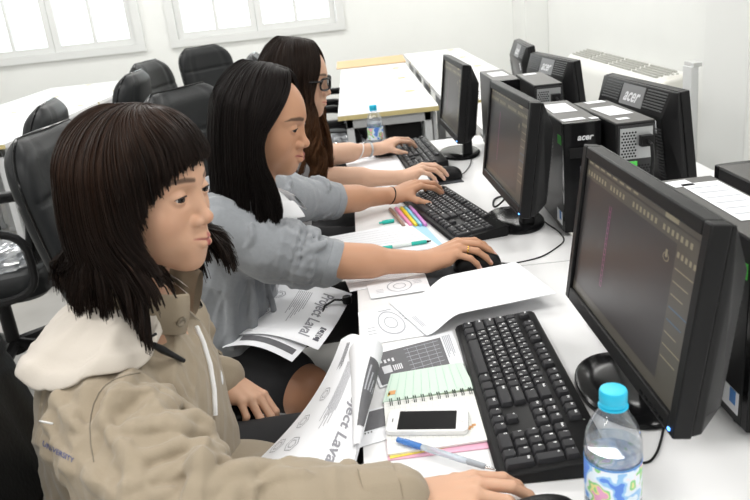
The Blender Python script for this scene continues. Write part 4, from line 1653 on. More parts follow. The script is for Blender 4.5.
def link(name, me, parent):
    o = bpy.data.objects.new(name, me)
    COL.objects.link(o)
    o.parent = parent
    return o


class Piece:
    """collects meshed pieces into one mesh"""
    def __init__(self):
        self.v, self.f, self.c, self.n = [], [], [], 0

    def add(self, v, f, c):
        self.v.append(v)
        self.f.append(f + self.n)
        self.c.append(c)
        self.n += len(v)

    def build(self, name, m, parent, base):
        me = fast_mesh(name, np.concatenate(self.v) - base, np.concatenate(self.f), m, np.concatenate(self.c))
        return link(name, me, parent)


def sst(a, b, x):
    t = np.clip((x - a) / (b - a), 0, 1)
    return t * t * (3 - 2 * t)


def seg_dist(P, a, b):
    a, b = np.array(a), np.array(b)
    ba = b - a
    t = np.clip((P - a) @ ba / (ba @ ba), 0, 1)
    return np.linalg.norm(P - a - t[:, None] * ba, axis=1)


def rotz(d):
    a = radians(d)
    return np.array([[cos(a), -sin(a), 0], [sin(a), cos(a), 0], [0, 0, 1]])


def roty(d):   # positive pitches the +X axis down
    a = radians(d)
    return np.array([[cos(a), 0, sin(a)], [0, 1, 0], [-sin(a), 0, cos(a)]])


def rotx(d):
    a = radians(d)
    return np.array([[1, 0, 0], [0, cos(a), -sin(a)], [0, sin(a), cos(a)]])


# ------------------------------------------------------------------ head
def head_soft(S, nose=1.0, lips=1.0, fw=0.0, wide=1.0):
    S.el((-0.008, 0, 0.028), (0.098, 0.075, 0.086), 0.01)
    S.el((0.028, 0, 0.012), (0.060, 0.063, 0.072), 0.02)
    S.el((0.032, 0, -0.037), (0.050, 0.055, 0.060), 0.02)
    for s in (-1, 1):
        S.rc((0.002, s * 0.043, -0.044), (0.051, s * 0.010, -0.094), 0.019, 0.0115, 0.028)
        S.el((0.040, s * 0.034, -0.050), (0.026, 0.018, 0.026), 0.02)
        S.el((0.050, s * 0.038, -0.026), (0.026, 0.020, 0.025), 0.02)
        S.rc((0.082, s * 0.010, 0.020), (0.064, s * 0.046, 0.019), 0.006, 0.006, 0.014)
    S.el((0.067, 0, -0.096), (0.014, 0.0145, 0.0135), 0.022)
    S.el((0.064 + fw, 0, -0.066), (0.021, 0.028, 0.024), 0.02)
    for s in (-1, 1):
        S.el((0.0935, s * 0.031, 0.001), (0.016, 0.020, 0.0110), 0.013, 's')
    S.rc((0.0775, 0, 0.006), (0.0930 + 0.004 * nose, 0, -0.0320), 0.0070, 0.0082, 0.013)
    S.el((0.0938 + 0.004 * nose, 0, -0.0345), (0.0078 * wide, 0.0090 * wide, 0.0074 * wide), 0.008)
    for s in (-1, 1):
        S.el((0.0882, s * 0.0128 * wide, -0.0380), (0.0092 * wide, 0.0066 * wide, 0.0066 * wide), 0.006)
        S.el((0.0940, s * 0.0075 * wide, -0.0440), (0.0034, 0.0024, 0.0022), 0.003, 's')
    S.rc((0.0830, 0, -0.046), (0.0825 + fw * 0.8, 0, -0.0570), 0.0085, 0.0080, 0.010)
    for s in (-1, 1):
        S.rc((0.0880 + fw, s * 0.0035, -0.0615), (0.0785 + fw * 0.6, s * 0.0200, -0.0620), 0.0048 * lips, 0.0022, 0.004)
        S.rc((0.0862 + fw, s * 0.0055, -0.0708), (0.0782 + fw * 0.6, s * 0.0170, -0.0648), 0.0060 * lips, 0.0026, 0.004)
    for s in (-1, 1):
        S.rc((0.0942 + fw, 0, -0.0662), (0.0835 + fw * 0.6, s * 0.0210, -0.0610), 0.0015, 0.0009, 0.002, 's')
        # lids round the eye, then the almond opening
        S.el((0.0735, s * 0.031, 0.0), (0.0136, 0.0150, 0.0128), 0.004)
        Q = rotz(s * 16)
        S.el((0.0870, s * 0.0320, -0.0016), (0.0085, 0.0134, 0.0037), 0.0016, 's', Q)
    for s in (-1, 1):   # ears
        S.el((-0.012, s * 0.076, -0.008), (0.018, 0.009, 0.030), 0.006, 'u', rotz(s * -18))


def head_cols(L, skin, lip, brow, lips=1.0, fw=0.0, bw=1.0):
    """L: points in head space"""
    c = np.tile(np.array(skin, np.float32), (len(L), 1))
    m = np.zeros(len(L))
    for s in (-1, 1):
        t_ = (1 - 0.5 * np.abs(L[:, 1]) / 0.02).clip(0.45, 1)
        d = seg_dist(L, (0.0888 + fw, 0.0, -0.0615), (0.0790 + fw * 0.6, s * 0.0200, -0.0620)) - 0.0060 * lips * t_
        d2 = seg_dist(L, (0.0872 + fw, 0.0, -0.0708), (0.0787 + fw * 0.6, s * 0.0170, -0.0648)) - 0.0072 * lips * t_
        m = np.maximum(m, 1 - sst(-0.0008, 0.0012, np.minimum(d, d2)))
    c = c * (1 - m[:, None]) + np.array(lip) * m[:, None]
    # warm cheeks, nose tip
    w = np.exp(-((L[:, 0] - 0.062) ** 2 + (np.abs(L[:, 1]) - 0.042) ** 2 + (L[:, 2] + 0.030) ** 2) / 0.022 ** 2) * 0.35
    w = np.maximum(w, np.exp(-((L[:, 0] - 0.108) ** 2 + L[:, 1] ** 2 + (L[:, 2] + 0.036) ** 2) / 0.012 ** 2) * 0.4)
    warm = np.array([skin[0] * 1.03, skin[1] * 0.84, skin[2] * 0.80])
    c = c * (1 - w[:, None]) + warm * w[:, None]
    # brows: along an arc round the brow ridge
    ang = np.arctan2(np.abs(L[:, 1]), L[:, 0] - 0.02) * 0.075
    pts = [(0.013, 0.0212), (0.028, 0.0240), (0.052, 0.0240), (0.068, 0.0200)]
    rad = [0.0034 * bw, 0.0040 * bw, 0.0028 * bw, 0.0008]
    b = np.zeros(len(L))
    Q = np.stack([ang, L[:, 2]], 1)
    for i in range(3):
        a, e = np.array(pts[i]), np.array(pts[i + 1])
        ba = e - a
        t = np.clip((Q - a) @ ba / (ba @ ba), 0, 1)
        d = np.linalg.norm(Q - a - t[:, None] * ba, axis=1) - (rad[i] + (rad[i + 1] - rad[i]) * t)
        b = np.maximum(b, np.where(L[:, 0] > 0.03, 1 - sst(-0.0016, 0.0014, d), 0))
    c = c * (1 - 0.85 * b[:, None]) + np.array(brow) * 0.85 * b[:, None]
    return c


EYE_W = mat('eye_white', (0.62, 0.59, 0.57), 0.15)
IRIS = mat('dark_iris', (0.012, 0.007, 0.005), 0.06)
LASH = mat('lash_black', (0.012, 0.009, 0.008), 0.5)


def make_eyes(H, R, sc, base, parent, look=(1, 0, -0.12)):
    for s in (-1, 1):
        ctr = np.array((0.0732, s * 0.0312, -0.0006))
        mb = MB()
        r = 0.0124
        f = np.array((look[0], look[1] + s * 0.05, look[2]))
        f = f / np.linalg.norm(f)
        up = np.array((0, 0, 1.0))
        a = np.cross(up, f)
        a /= np.linalg.norm(a)
        b = np.cross(f, a)

        def T(p):
            return tuple(R @ ((ctr + p) * sc) + H - base)
        n, mlt = 24, 16
        vs = []
        for i in range(mlt + 1):
            th = pi * i / mlt * 0.6
            for k in range(n):
                ph_ = 2 * pi * k / n
                vs.append(T((f * cos(th) + (a * cos(ph_) + b * sin(ph_)) * sin(th)) * r))
        fs, ms = [], []
        for i in range(mlt):
            for k in range(n):
                fs.append((i * n + k, (i + 1) * n + k, (i + 1) * n + (k + 1) % n, i * n + (k + 1) % n))
        mb.v, mb.f = vs, fs
        mb.m = [1 if (i // n) < 5 else 0 for i in range(len(fs))]
        eo = mb.build('eye', [EYE_W, IRIS], parent)
        # upper lash line
        pts, rr = [], []
        for k in range(15):
            t = k / 14
            y = 0.0132 * (1 - 2 * t)
            z = 0.0037 * sqrt(max(0.0, 1 - (y / 0.0134) ** 2)) - 0.0012
            q = rotz(s * 16) @ np.array((0.0, y, 0.0))
            p = np.array((0.0870, s * 0.0320, -0.0012)) + q
            # sit on the lid surface
            dv = p - np.array((0.0735, s * 0.031, 0.0))
            xx = sqrt(max(1e-6, 1 - (dv[1] / 0.0150) ** 2 - ((z) / 0.0128) ** 2)) * 0.0138
            pts.append(tuple(R @ (np.array((0.0735 + xx, p[1], z)) * sc) + H - base))
            rr.append((0.0005 + 0.0007 * sin(pi * min(1, t + 0.12))) * sc)
        MB().tube(pts, rr, 6).build('eyelash', LASH, parent)


# ------------------------------------------------------------------ hands
def hand_soft(S, W, K, up, side, flex, spread=(6, 1, -4, -10), thumb=(38, 18, 12, 10), sc=0.93, lean=0.0):
    """W wrist, K direction point (middle knuckle), up = back of the hand; side +1: thumb on the left of the pointing direction"""
    W, K, up = np.array(W, float), np.array(K, float), np.array(up, float)
    x = K - W
    x /= np.linalg.norm(x)
    y = np.cross(up, x)
    y /= np.linalg.norm(y)
    z = np.cross(x, y)
    S.frame(np.stack([x, y, z], 1), W, sc)
    s = side
    nails = []
    S.el((0.002, 0, 0), (0.030, 0.026, 0.019), 0.012)
    S.el((0.050, 0, -0.006), (0.048, 0.036, 0.014), 0.015)
    kn = [(0.090, 0.029 * s, 0.000), (0.094, 0.0095 * s, 0.003), (0.089, -0.0095 * s, 0.001), (0.079, -0.027 * s, -0.003)]
    for q in kn:
        S.rc((0.012, q[1] * 0.55, 0.000), q, 0.013, 0.0098, 0.010)
    S.rc((0.010, 0.016 * s, -0.008), (0.048, 0.037 * s, -0.012), 0.017, 0.0125, 0.012)
    S.rc((0.012, -0.018 * s, -0.008), (0.055, -0.028 * s, -0.010), 0.014, 0.012, 0.012)
    segs = [(0.043, 0.025, 0.020), (0.047, 0.028, 0.021), (0.043, 0.026, 0.020), (0.033, 0.020, 0.018)]
    rads = [(0.0095, 0.0084, 0.0074, 0.0060), (0.0097, 0.0085, 0.0075, 0.0062), (0.0093, 0.0081, 0.0071, 0.0058), (0.0084, 0.0072, 0.0064, 0.0052)]
    for i in range(4):
        p = np.array(kn[i])
        yaw = radians(spread[i]) * s
        f = 0.0
        for j in range(3):
            f += radians(flex[i][j])
            d = np.array([cos(f) * cos(yaw), cos(f) * sin(yaw), -sin(f)])
            q = p + d * segs[i][j]
            S.rc(p, q, rads[i][j], rads[i][j + 1], 0.0035)
            if j == 2:
                nrm = np.array([sin(f) * cos(yaw), sin(f) * sin(yaw), cos(f)])
                nails.append((S._w(q - d * 0.006 + nrm * rads[i][3] * 0.9), S.R @ d, S.R @ nrm, 0.0058 * sc))
            p = q
    p = np.array((0.040, 0.036 * s, -0.012))
    ty, f = thumb[0], radians(thumb[1])
    for j, L in enumerate((0.032, 0.029, 0.023)):
        yaw = radians(ty) * s
        d = np.array([cos(f) * cos(yaw), cos(f) * sin(yaw), -sin(f)])
        q = p + d * L
        S.rc(p, q, (0.0120, 0.0100, 0.0090)[j], (0.0102, 0.0090, 0.0068)[j], 0.005)
        if j == 2:
            nrm = np.array([sin(f) * cos(yaw), sin(f) * sin(yaw), cos(f)])
            nails.append((S._w(q - d * 0.007 + nrm * 0.0066), S.R @ d, S.R @ nrm, 0.0068 * sc))
        p = q
        ty -= thumb[2]
        f += radians(thumb[3]) * 0.5
    S.frame()
    return nails


def limb_cols(P, skin, nails):
    c = np.tile(np.array(skin, np.float32), (len(P), 1))
    for ctr, d, n, r in nails:
        q = P - ctr
        a = q @ d
        b = q @ np.cross(d, n)
        h = q @ n
        m = (1 - sst(0.75, 1.05, np.sqrt((a / (r * 1.25)) ** 2 + (b / r) ** 2))) * sst(-0.0042, -0.0022, h)
        nc = np.array([0.74, 0.46, 0.42])
        c = c * (1 - 0.8 * m[:, None]) + nc * 0.8 * m[:, None]
    return c


def skin_mat(name):
    return mat(name, (0.6, 0.38, 0.27), 0.48, attr='tone', sss=0.10, bump=(900, 0.03), noise=(45, 0.035), spec=0.4)


# ------------------------------------------------------------------ hair
def hair_paths(sp, n, rg, lay):
    """strand paths in head space: (n, T, 3)"""
    T = sp.get('T', 26)
    phi0 = np.sort(rg.uniform(-pi, pi, n))
    if 'swt' in sp:
        phi0 = np.where(np.abs(phi0) < 0.022, np.where(phi0 < 0, -0.022, 0.022), phi0)
    l = rg.uniform(lay[0], lay[1], n)
    t = np.linspace(0, 1, T)[None]
    zc, Hh, cx = sp['zc'], sp['H'], sp['cx']
    Ls = 0.155
    sw = np.interp(phi0, *sp['sweep'])
    dphi = np.interp(phi0 + sw, *sp['zend'])
    rag = sp.get('rag', 0.02)
    nclump = sp.get('clumps', 90)
    ck = np.floor((phi0 + pi) / (2 * pi) * nclump)
    crg = np.random.default_rng(sp.get('seed', 1))
    coff = crg.normal(0, rag, nclump + 2)[ck.astype(int)]
    ze = dphi + np.where(dphi < -0.1, coff + rg.normal(0, rag * 0.35, n), rg.normal(0, sp.get('fr', 0.008), n))
    D = np.where(ze < zc, zc - ze, Ls * (np.arccos(np.clip((ze - zc) / Hh, -1, 0.98)) / (pi / 2) - 1))
    s = t * (Ls + D)[:, None]
    th = np.clip(s / Ls, 0, 1) * (pi / 2)
    drop = np.clip(s - Ls, 0, None)
    phi = phi0[:, None] + sw[:, None] * sst(*sp.get('swt', (0.05, 0.85)), t)
    # clumps pull together towards the tips
    cc = (ck + 0.5) / nclump * 2 * pi - pi
    if 'swt' in sp:
        cc = np.where(np.abs(cc) < 0.03, np.where(phi0 < 0, -0.03, 0.03), cc)
    cphi = (cc + np.interp(cc, *sp['sweep']))[:, None]
    k = sp.get('clump', 0.55) * sst(0.45, 1.0, t)
    phi = phi * (1 - k) + cphi * k
    rho = np.sin(th)
    z = zc + Hh * np.cos(th) * (0.965 + 0.045 * l)[:, None] - drop
    A = np.where(np.cos(phi) > 0, sp['Af'], sp['Ab'])
    B = sp['B']
    ly = (0.955 + 0.075 * l)[:, None]
    # radial profile below the widest point
    dn = drop
    prof = 1 + sp['bulge'] * np.sin(np.clip(dn / sp['len'], 0, 1.2) * pi) - sp['taper'] * np.clip(dn / sp['len'], 0, 1.3) ** 2
    flare = sp['flare'] * sst(0.80, 1.0, t) * (dn > 0.10) * crg.normal(0.6, 0.7, nclump + 2)[ck.astype(int)][:, None]
    prof = prof + flare
    pw = (1 - rho) ** (1.8 if 'swt' in sp else 1.0)
    x = cx + A * rho * ly * prof * np.cos(phi) + pw * sp['part'][0] * np.cos(phi)
    z = z - 5.5 * (pw * sp['part'][0] * np.clip(np.cos(phi), 0, 1)) ** 2
    y = B * rho * ly * prof * np.sin(phi) + (1 - rho) * sp['part'][1]
    wv = sp.get('wave', 0.0)
    if wv:
        ph_ = crg.uniform(0, 6.28, nclump + 2)[ck.astype(int)][:, None]
        amp = wv * sst(0.02, 0.12, dn)
        x = x + amp * np.sin(dn * sp['wfreq'] + ph_) * np.cos(phi + 1.2)
        y = y + amp * np.cos(dn * sp['wfreq'] * 0.9 + ph_)
    # individual drift
    d1, d2 = rg.normal(0, 0.0028, n)[:, None], rg.normal(0, 0.0028, n)[:, None]
    x = x + d1 * t ** 1.5
    y = y + d2 * t ** 1.5
    for lo_, hi_, dx_, dy_ in sp.get('flip', ()):
        pc = phi[:, -1]
        wgt = np.clip(1 - np.abs(pc - (lo_ + hi_) / 2) / ((hi_ - lo_) / 2), 0, 1)[:, None] ** 0.5 * sst(0.60, 1.0, t) * sst(0.02, 0.13, dn)
        x = x + dx_ * wgt
        y = y + dy_ * wgt
    sl = sp.get('shift')
    if sl is not None:
        q = sst(0.0, 1.0, np.clip(dn / sp['len'], 0, 1))
        x = x + sl[0] * q
        y = y + sl[1] * q
    return np.stack([x, y, z], -1), phi0, l


def strand_mesh(P, r0, r1):
    n, T, _ = P.shape
    t = np.gradient(P, axis=1)
    t /= np.linalg.norm(t, axis=2, keepdims=True) + 1e-9
    ref = np.array([0.31, 0.17, 0.93])
    a = np.cross(t, ref)
    a /= np.linalg.norm(a, axis=2, keepdims=True) + 1e-9
    b = np.cross(t, a)
    w = np.linspace(0, 1, T)[None, :, None]
    r = (r0 * (1 - w) + r1 * w)
    V = np.stack([P + (a * cos(2 * pi * k / 3) + b * sin(2 * pi * k / 3)) * r for k in range(3)], 2)
    idx = np.arange(n * T * 3).reshape(n, T, 3)
    F = []
    for k in range(3):
        k2 = (k + 1) % 3
        F.append(np.stack([idx[:, :-1, k], idx[:, :-1, k2], idx[:, 1:, k2], idx[:, 1:, k]], -1).reshape(-1, 4))
    return V.reshape(-1, 3), np.concatenate(F)


def hair_mat(name):
    return mat(name, (0.03, 0.02, 0.015), 0.42, attr='tone', spec=0.14)


def make_hair(name, parent, H, R, sc, base, sp, n, m):
    rg = np.random.default_rng(sp.get('seed', 1) + 50)
    # under layer: a closed-looking cap of broad locks
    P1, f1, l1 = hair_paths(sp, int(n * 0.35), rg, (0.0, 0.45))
    P2, f2, l2 = hair_paths(sp, n, rg, (0.35, 1.0))
    V1, F1 = strand_mesh(P1, 0.0034, 0.0012)
    P3, f3, l3 = hair_paths(sp, max(60, n // 40), rg, (1.0, 1.28))
    P2 = np.concatenate([P2, P3])
    V2, F2 = strand_mesh(P2, 0.0013, 0.0004)
    T = P1.shape[1]

    def tones(k, T_):
        base_c = np.array(sp['col'])
        v = np.clip(rg.normal(1.0, 0.28, k), 0.45, 1.8)[:, None, None]
        tt = np.linspace(0, 1, T_)[None, :, None]
        tip = np.array(sp.get('tip', sp['col']))
        c = (base_c * (1 - sst(0.35, 0.8, tt)) + tip * sst(0.35, 0.8, tt)) * v
        return np.repeat(c[:, :, None, :], 3, 2).reshape(-1, 3)
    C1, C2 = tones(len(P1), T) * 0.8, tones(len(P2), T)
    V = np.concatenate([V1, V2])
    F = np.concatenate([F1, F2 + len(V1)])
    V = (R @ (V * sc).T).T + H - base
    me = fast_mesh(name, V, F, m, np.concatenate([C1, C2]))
    return link(name, me, parent)


# ------------------------------------------------------------------ cloth folds on a sleeve
def sleeve_folds(S, a, b, ra, rb, n, rg, amp=0.006, arc=(1.2, 2.4), slant=0.25, k=0.012, t01=(0.05, 0.95), ang=(0, 2 * pi)):
    a, b = np.array(a, float), np.array(b, float)
    ax = b - a
    L = np.linalg.norm(ax)
    ax /= L
    u = np.cross(ax, (0, 0, 1.0))
    u /= np.linalg.norm(u)
    v = np.cross(ax, u)
    for i in range(n):
        t0 = rg.uniform(*t01)
        a0 = rg.uniform(*ang)
        da = rg.uniform(*arc) * rg.choice([-1, 1])
        sl = rg.normal(0, slant)
        pts, rs = [], []
        m = 6
        for j in range(m + 1):
            q = j / m
            t = np.clip(t0 + sl * (q - 0.5) + 0.03 * sin(q * 5), 0, 1)
            r = ra + (rb - ra) * t
            an = a0 + da * q
            pts.append(a + ax * L * t + (u * cos(an) + v * sin(an)) * (r + 0.003))
            rs.append(amp * (0.35 + 0.75 * sin(pi * q)))
        for j in range(m):
            S.rc(pts[j], pts[j + 1], rs[j], rs[j + 1], k)
    return S


def wrinkles(amp, freq, seed, n=5, zs=1.0, gf=0.42):
    """sharp-ridged creases: several crease directions, each switched on and off over the cloth"""
    rg = np.random.default_rng(seed)
    K = rg.normal(0, 1, (n, 3))
    K[:, 2] *= zs
    K /= np.linalg.norm(K, axis=1, keepdims=True)
    G = rg.normal(0, 1, (n, 3))
    G /= np.linalg.norm(G, axis=1, keepdims=True)
    fr = rg.uniform(0.7, 1.4, n) * freq
    ph_ = rg.uniform(0, 6.28, (n, 2))

    def fn(P):
        d = np.zeros(len(P), np.float32)
        w = P + 0.014 * np.sin(P[:, [1, 2, 0]] * 17 + 1.3) + 0.003 * np.sin(P[:, [2, 0, 1]] * 47 + 0.4)
        for i in range(n):
            s_ = np.abs(np.sin(w @ K[i] * fr[i] + ph_[i, 0]))
            g = np.clip(np.sin(w @ G[i] * fr[i] * gf + ph_[i, 1]) * 1.3 + 0.1, 0, 1)
            d -= ((1 - s_) ** 2.2 * g).astype(np.float32) * amp
            d += (np.clip(1 - np.abs(s_ - 0.72) / 0.28, 0, 1) * g).astype(np.float32) * amp * 0.35
        return d
    return fn


def both(f, g):
    return lambda P: f(P) + g(P)


def cloth_noise(amp, freq, seed):
    rg = np.random.default_rng(seed)
    K = rg.normal(0, 1, (7, 3))
    K /= np.linalg.norm(K, axis=1, keepdims=True)
    fr = rg.uniform(0.6, 1.6, 7) * freq
    ph_ = rg.uniform(0, 6.28, 7)

    def fn(P):
        d = np.zeros(len(P), np.float32)
        w = P + 0.02 * np.sin(P[:, [1, 2, 0]] * freq * 0.6)
        for i in range(7):
            d += np.sin(w @ K[i] * fr[i] + ph_[i]).astype(np.float32)
        return d * (amp / 3.0)
    return fn


from mathutils.bvhtree import BVHTree


def surf_hit(objs, px, py, lift=0.001):
    """point of the named cloth surface seen along a direction from the camera station"""
    d = Vector(ray(px, py)).normalized()
    o = Vector((0, 0, CAM_Z))
    best = None
    for t in objs:
        h = t.ray_cast(o, d)
        if h[0] is not None and (best is None or h[3] < best[3]):
            best = h
    if best is None:
        return None
    n = best[1]
    if n.dot(d) > 0:
        n = -n
    return best[0] + n * lift, n


def surf_line(objs, pts, lift=0.001, step=6):
    out = []
    for i in range(len(pts) - 1):
        for k in range(step):
            t = k / step
            r = surf_hit(objs, pts[i][0] * (1 - t) + pts[i + 1][0] * t, pts[i][1] * (1 - t) + pts[i + 1][1] * t, lift)
            if r:
                out.append(r[0])
    r = surf_hit(objs, *pts[-1], lift)
    if r:
        out.append(r[0])
    return out


def bvh_of(v, f):
    return BVHTree.FromPolygons([tuple(p) for p in v], [tuple(int(i) for i in q) for q in f])
# ------------------------------------------------------------------ people
def Wp(px, py, d):
    return ray(px, py) * d + np.array([0, 0, CAM_Z])


SKIN = skin_mat('skin')
HAIR = hair_mat('dark_hair')
KHAKI = mat('khaki_cloth', (0.315, 0.258, 0.185), 0.8, noise=(14, 0.05), bump=(420, 0.16), sheen=0.2)
CREAM = mat('cream_lining', (0.56, 0.51, 0.45), 0.8, noise=(10, 0.03), bump=(300, 0.12), sheen=0.2)
SHIRT = mat('white_shirt', (0.78, 0.79, 0.81), 0.75, bump=(350, 0.1))
GREYC = mat('grey_cardigan_knit', (0.27, 0.285, 0.305), 0.85, noise=(120, 0.10), bump=(600, 0.25), sheen=0.25)
BLACKC = mat('black_cloth', (0.016, 0.016, 0.018), 0.85, bump=(300, 0.1))
ZIP = mat('white_zip', (0.80, 0.80, 0.80), 0.4)


def cloth(name, S, h, m, parent, base, noise=None, keep=None):
    v, f = S.mesh(h, disp=noise)
    b = bvh_of(v, f)
    o = link(name, fast_mesh(name, v - base, f, m), parent)
    return o, b


# =============== the woman in the beige jacket
def woman_jacket():
    H = Wp(142, 192, 1.065)
    R = rotz(-19) @ roty(2) @ rotx(-2)
    sc = 1.015
    base = np.array([-0.36, 1.08, 0.0])
    t = thing('person', 'woman in beige jacket with a dark bob, nearest the camera, facing the monitor', 'person', tuple(base))
    skin = (0.58, 0.345, 0.232)
    shR, shL = np.array([-0.388, 0.888, 0.842]), np.array([-0.390, 1.205, 0.845])
    elR, wrR = np.array([-0.228, 0.722, 0.782]), np.array([0.008, 0.768, 0.768])
    elL, wrL = np.array([-0.445, 1.335, 0.69]), np.array([-0.322, 1.300, 0.684])
    neck = H + np.array([-0.050, 0.0, -0.175])
    body = Piece()
    S = Soft().frame(R, H, sc)
    head_soft(S, nose=0.9, lips=1.0, fw=0.0045)
    S.frame()
    S.rc(H + R @ np.array((-0.020, 0, -0.055)), neck, 0.050, 0.050, 0.03)
    S.rc(neck, neck + np.array([-0.01, 0, -0.07]), 0.052, 0.075, 0.03)
    v, f = S.mesh(0.0017)
    Lp = (v - H) @ R / sc
    body.add(v, f, head_cols(Lp, skin, (0.40, 0.125, 0.11), (0.05, 0.03, 0.022), 1.0, 0.0045, 0.9))
    for W, K, up, sd, fx, sp, th, el in (
            (wrR, np.array([0.098, 0.765, 0.774]), (0, 0.0, 1), 1, [(18, 24, 14), (16, 26, 16), (20, 28, 16), (24, 28, 16)], (8, 1, -5, -12), (34, 14, 8, 10), elR),
            (wrL, np.array([-0.252, 1.245, 0.655]), (0.25, 0.05, 0.9), 1, [(30, 40, 24), (30, 42, 24), (32, 44, 26), (36, 44, 26)], (6, 1, -4, -10), (42, 30, 6, 24), elL)):
        S = Soft()
        nl = hand_soft(S, W, K, up, sd, fx, sp, th, 0.93)
        S.rc(el, W, 0.040, 0.0235, 0.012)
        S.rc(el, el + (W - el) * 0.55, 0.040, 0.036, 0.02)
        v, f = S.mesh(0.0022)
        body.add(v, f, limb_cols(v, skin, nl))
    S = Soft()
    S.el((-0.385, 1.05, 0.78), (0.105, 0.165, 0.17), 0.03)
    S.el((-0.40, 1.08, 0.60), (0.115, 0.165, 0.16), 0.05)
    S.rc(neck, (-0.39, 1.05, 0.85), 0.05, 0.09, 0.04)
    S.rc(shR, elR, 0.05, 0.04, 0.03).rc(shL, elL, 0.05, 0.04, 0.03)
    hipR, hipL = np.array([-0.40, 1.00, 0.545]), np.array([-0.40, 1.17, 0.545])
    for hp, kn, an in ((hipR, np.array([0.02, 0.99, 0.56]), np.array([0.0, 1.0, 0.09])), (hipL, np.array([0.02, 1.19, 0.56]), np.array([0.0, 1.19, 0.09]))):
        S.rc(hp, kn, 0.085, 0.058, 0.03).rc(kn, an, 0.056, 0.036, 0.03).rc(an, an + np.array([0.14, 0, -0.045]), 0.036, 0.028, 0.02)
    v, f = S.mesh(0.009)
    body.add(v, f, limb_cols(v, skin, []))
    body.build('body', SKIN, t, base)
    make_eyes(H, R, sc, base, t, look=(1, -0.18, -0.18))
    hair = dict(zc=0.018, H=0.102, cx=-0.006, Af=0.106, Ab=0.114, B=0.092, part=(0.035, 0.012), seed=4,
                sweep=([-pi, -2.2, -1.55, -1.2, -0.8, -0.3, 0.3, 0.9, 1.5, pi], [0, 0.05, 0.06, 0.30, 0.42, 0.18, -0.12, -0.1, 0.0, 0]),
                zend=([-pi, -1.8, -1.44, -1.36, -1.24, -1.08, -0.88, -0.6, -0.3, 0.0, 0.5, 0.9, 1.25, 1.5, 1.75, pi], [-0.128, -0.135, -0.145, -0.115, -0.060, -0.018, 0.010, 0.034, 0.050, 0.056, 0.056, 0.045, 0.02, -0.07, -0.140, -0.128]),
                bulge=0.06, taper=0.03, len=0.17, flare=0.22, rag=0.021, fr=0.006, clump=0.45, clumps=130, col=(0.022, 0.0105, 0.0062), tip=(0.013, 0.0075, 0.0055), T=28, shift=(0.014, 0.0), flip=((-1.85, -1.0, 0.050, 0.0), (1.45, 2.2, 0.10, -0.01)))
    make_hair('hair', t, H, R, sc, base, hair, 6500, HAIR)

    # ---- jacket
    rg = np.random.default_rng(5)
    S = Soft()
    S.el((-0.406, 1.05, 0.79), (0.138, 0.185, 0.17), 0.03)
    S.rc(neck + np.array([-0.01, 0, -0.05]), neck + np.array([-0.01, 0, -0.090]), 0.055, 0.070, 0.04)
    S.el((-0.418, 1.065, 0.62), (0.154, 0.200, 0.18), 0.06)
    S.rc((-0.39, 0.93, 0.845), (-0.39, 1.17, 0.84), 0.058, 0.060, 0.04)
    S.chain([shR, shR * 0.55 + elR * 0.45 + np.array([0, -0.008, 0.0]), elR, elR * 0.5 + wrR * 0.5, wrR + np.array([-0.022, 0, 0.004])], [0.079, 0.073, 0.066, 0.058, 0.044], 0.03)
    S.chain([shL, elL, wrL + np.array([-0.01, -0.01, 0])], [0.078, 0.066, 0.050], 0.03)
    sleeve_folds(S, shR, elR, 0.077, 0.068, 18, rg, 0.0115, (0.9, 2.0), 0.30, 0.008)
    sleeve_folds(S, elR, wrR, 0.066, 0.047, 14, rg, 0.009, (0.8, 1.8), 0.22, 0.008, (0.0, 0.85))
    sleeve_folds(S, shL, elL, 0.077, 0.068, 9, rg, 0.010, (0.9, 2.0), 0.30, 0.009)
    sleeve_folds(S, elL, wrL, 0.064, 0.050, 7, rg, 0.008, (0.9, 2.0), 0.2, 0.009)
    # long soft folds of the back and side panels
    for a, b, r in (((-0.47, 0.90, 0.83), (-0.44, 0.885, 0.60), 0.008), ((-0.50, 0.96, 0.82), (-0.50, 0.93, 0.58), 0.008), ((-0.36, 0.875, 0.80), (-0.37, 0.87, 0.58), 0.009),
                    ((-0.30, 0.93, 0.80), (-0.28, 0.93, 0.60), 0.008), ((-0.42, 0.87, 0.76), (-0.30, 0.89, 0.66), 0.007), ((-0.45, 0.88, 0.68), (-0.32, 0.88, 0.60), 0.007)):
        S.rc(a, b, r, r * 0.6, 0.02)
    # main folds of the near sleeve and back, laid on the plain jacket surface
    v0, f0 = S.mesh(0.009)
    b0 = bvh_of(v0, f0)
    for pts, r in (([(300, 262), (350, 246), (395, 250), (445, 285), (505, 338)], 0.0085), ([(255, 345), (320, 330), (400, 322), (450, 330), (505, 350)], 0.0090),
                   ([(275, 405), (340, 398), (420, 376), (512, 362)], 0.0085), ([(245, 300), (272, 360), (318, 415), (350, 475)], 0.0085),
                   ([(395, 205), (430, 262), (478, 318)], 0.0075), ([(390, 455), (450, 420), (522, 398)], 0.0085), ([(300, 480), (380, 440), (462, 396)], 0.0075),
                   ([(125, 228), (155, 290), (205, 330)], 0.0070), ([(110, 300), (130, 360), (185, 425)], 0.0070), ([(505, 480), (550, 436), (600, 424), (660, 430)], 0.0080),
                   ([(600, 470), (660, 445), (740, 440)], 0.0070), ([(400, 330), (460, 300), (500, 330)], 0.0060), ([(215, 440), (250, 470), (280, 500)], 0.0070)):
        L = surf_line([b0], [(x / 2.38, 290 + y / 2.38) for x, y in pts], -0.0005, 4)
        n_ = len(L)
        if n_ > 2:
            S.chain([np.array(p) for p in L], [r * (0.30 + 0.70 * sin(pi * (q + 0.5) / n_)) for q in range(n_)], 0.007)
    jo, jb = cloth('jacket', S, 0.0038, KHAKI, t, base, both(wrinkles(0.0055, 27, 3, 6), wrinkles(0.0014, 60, 13, 4)))
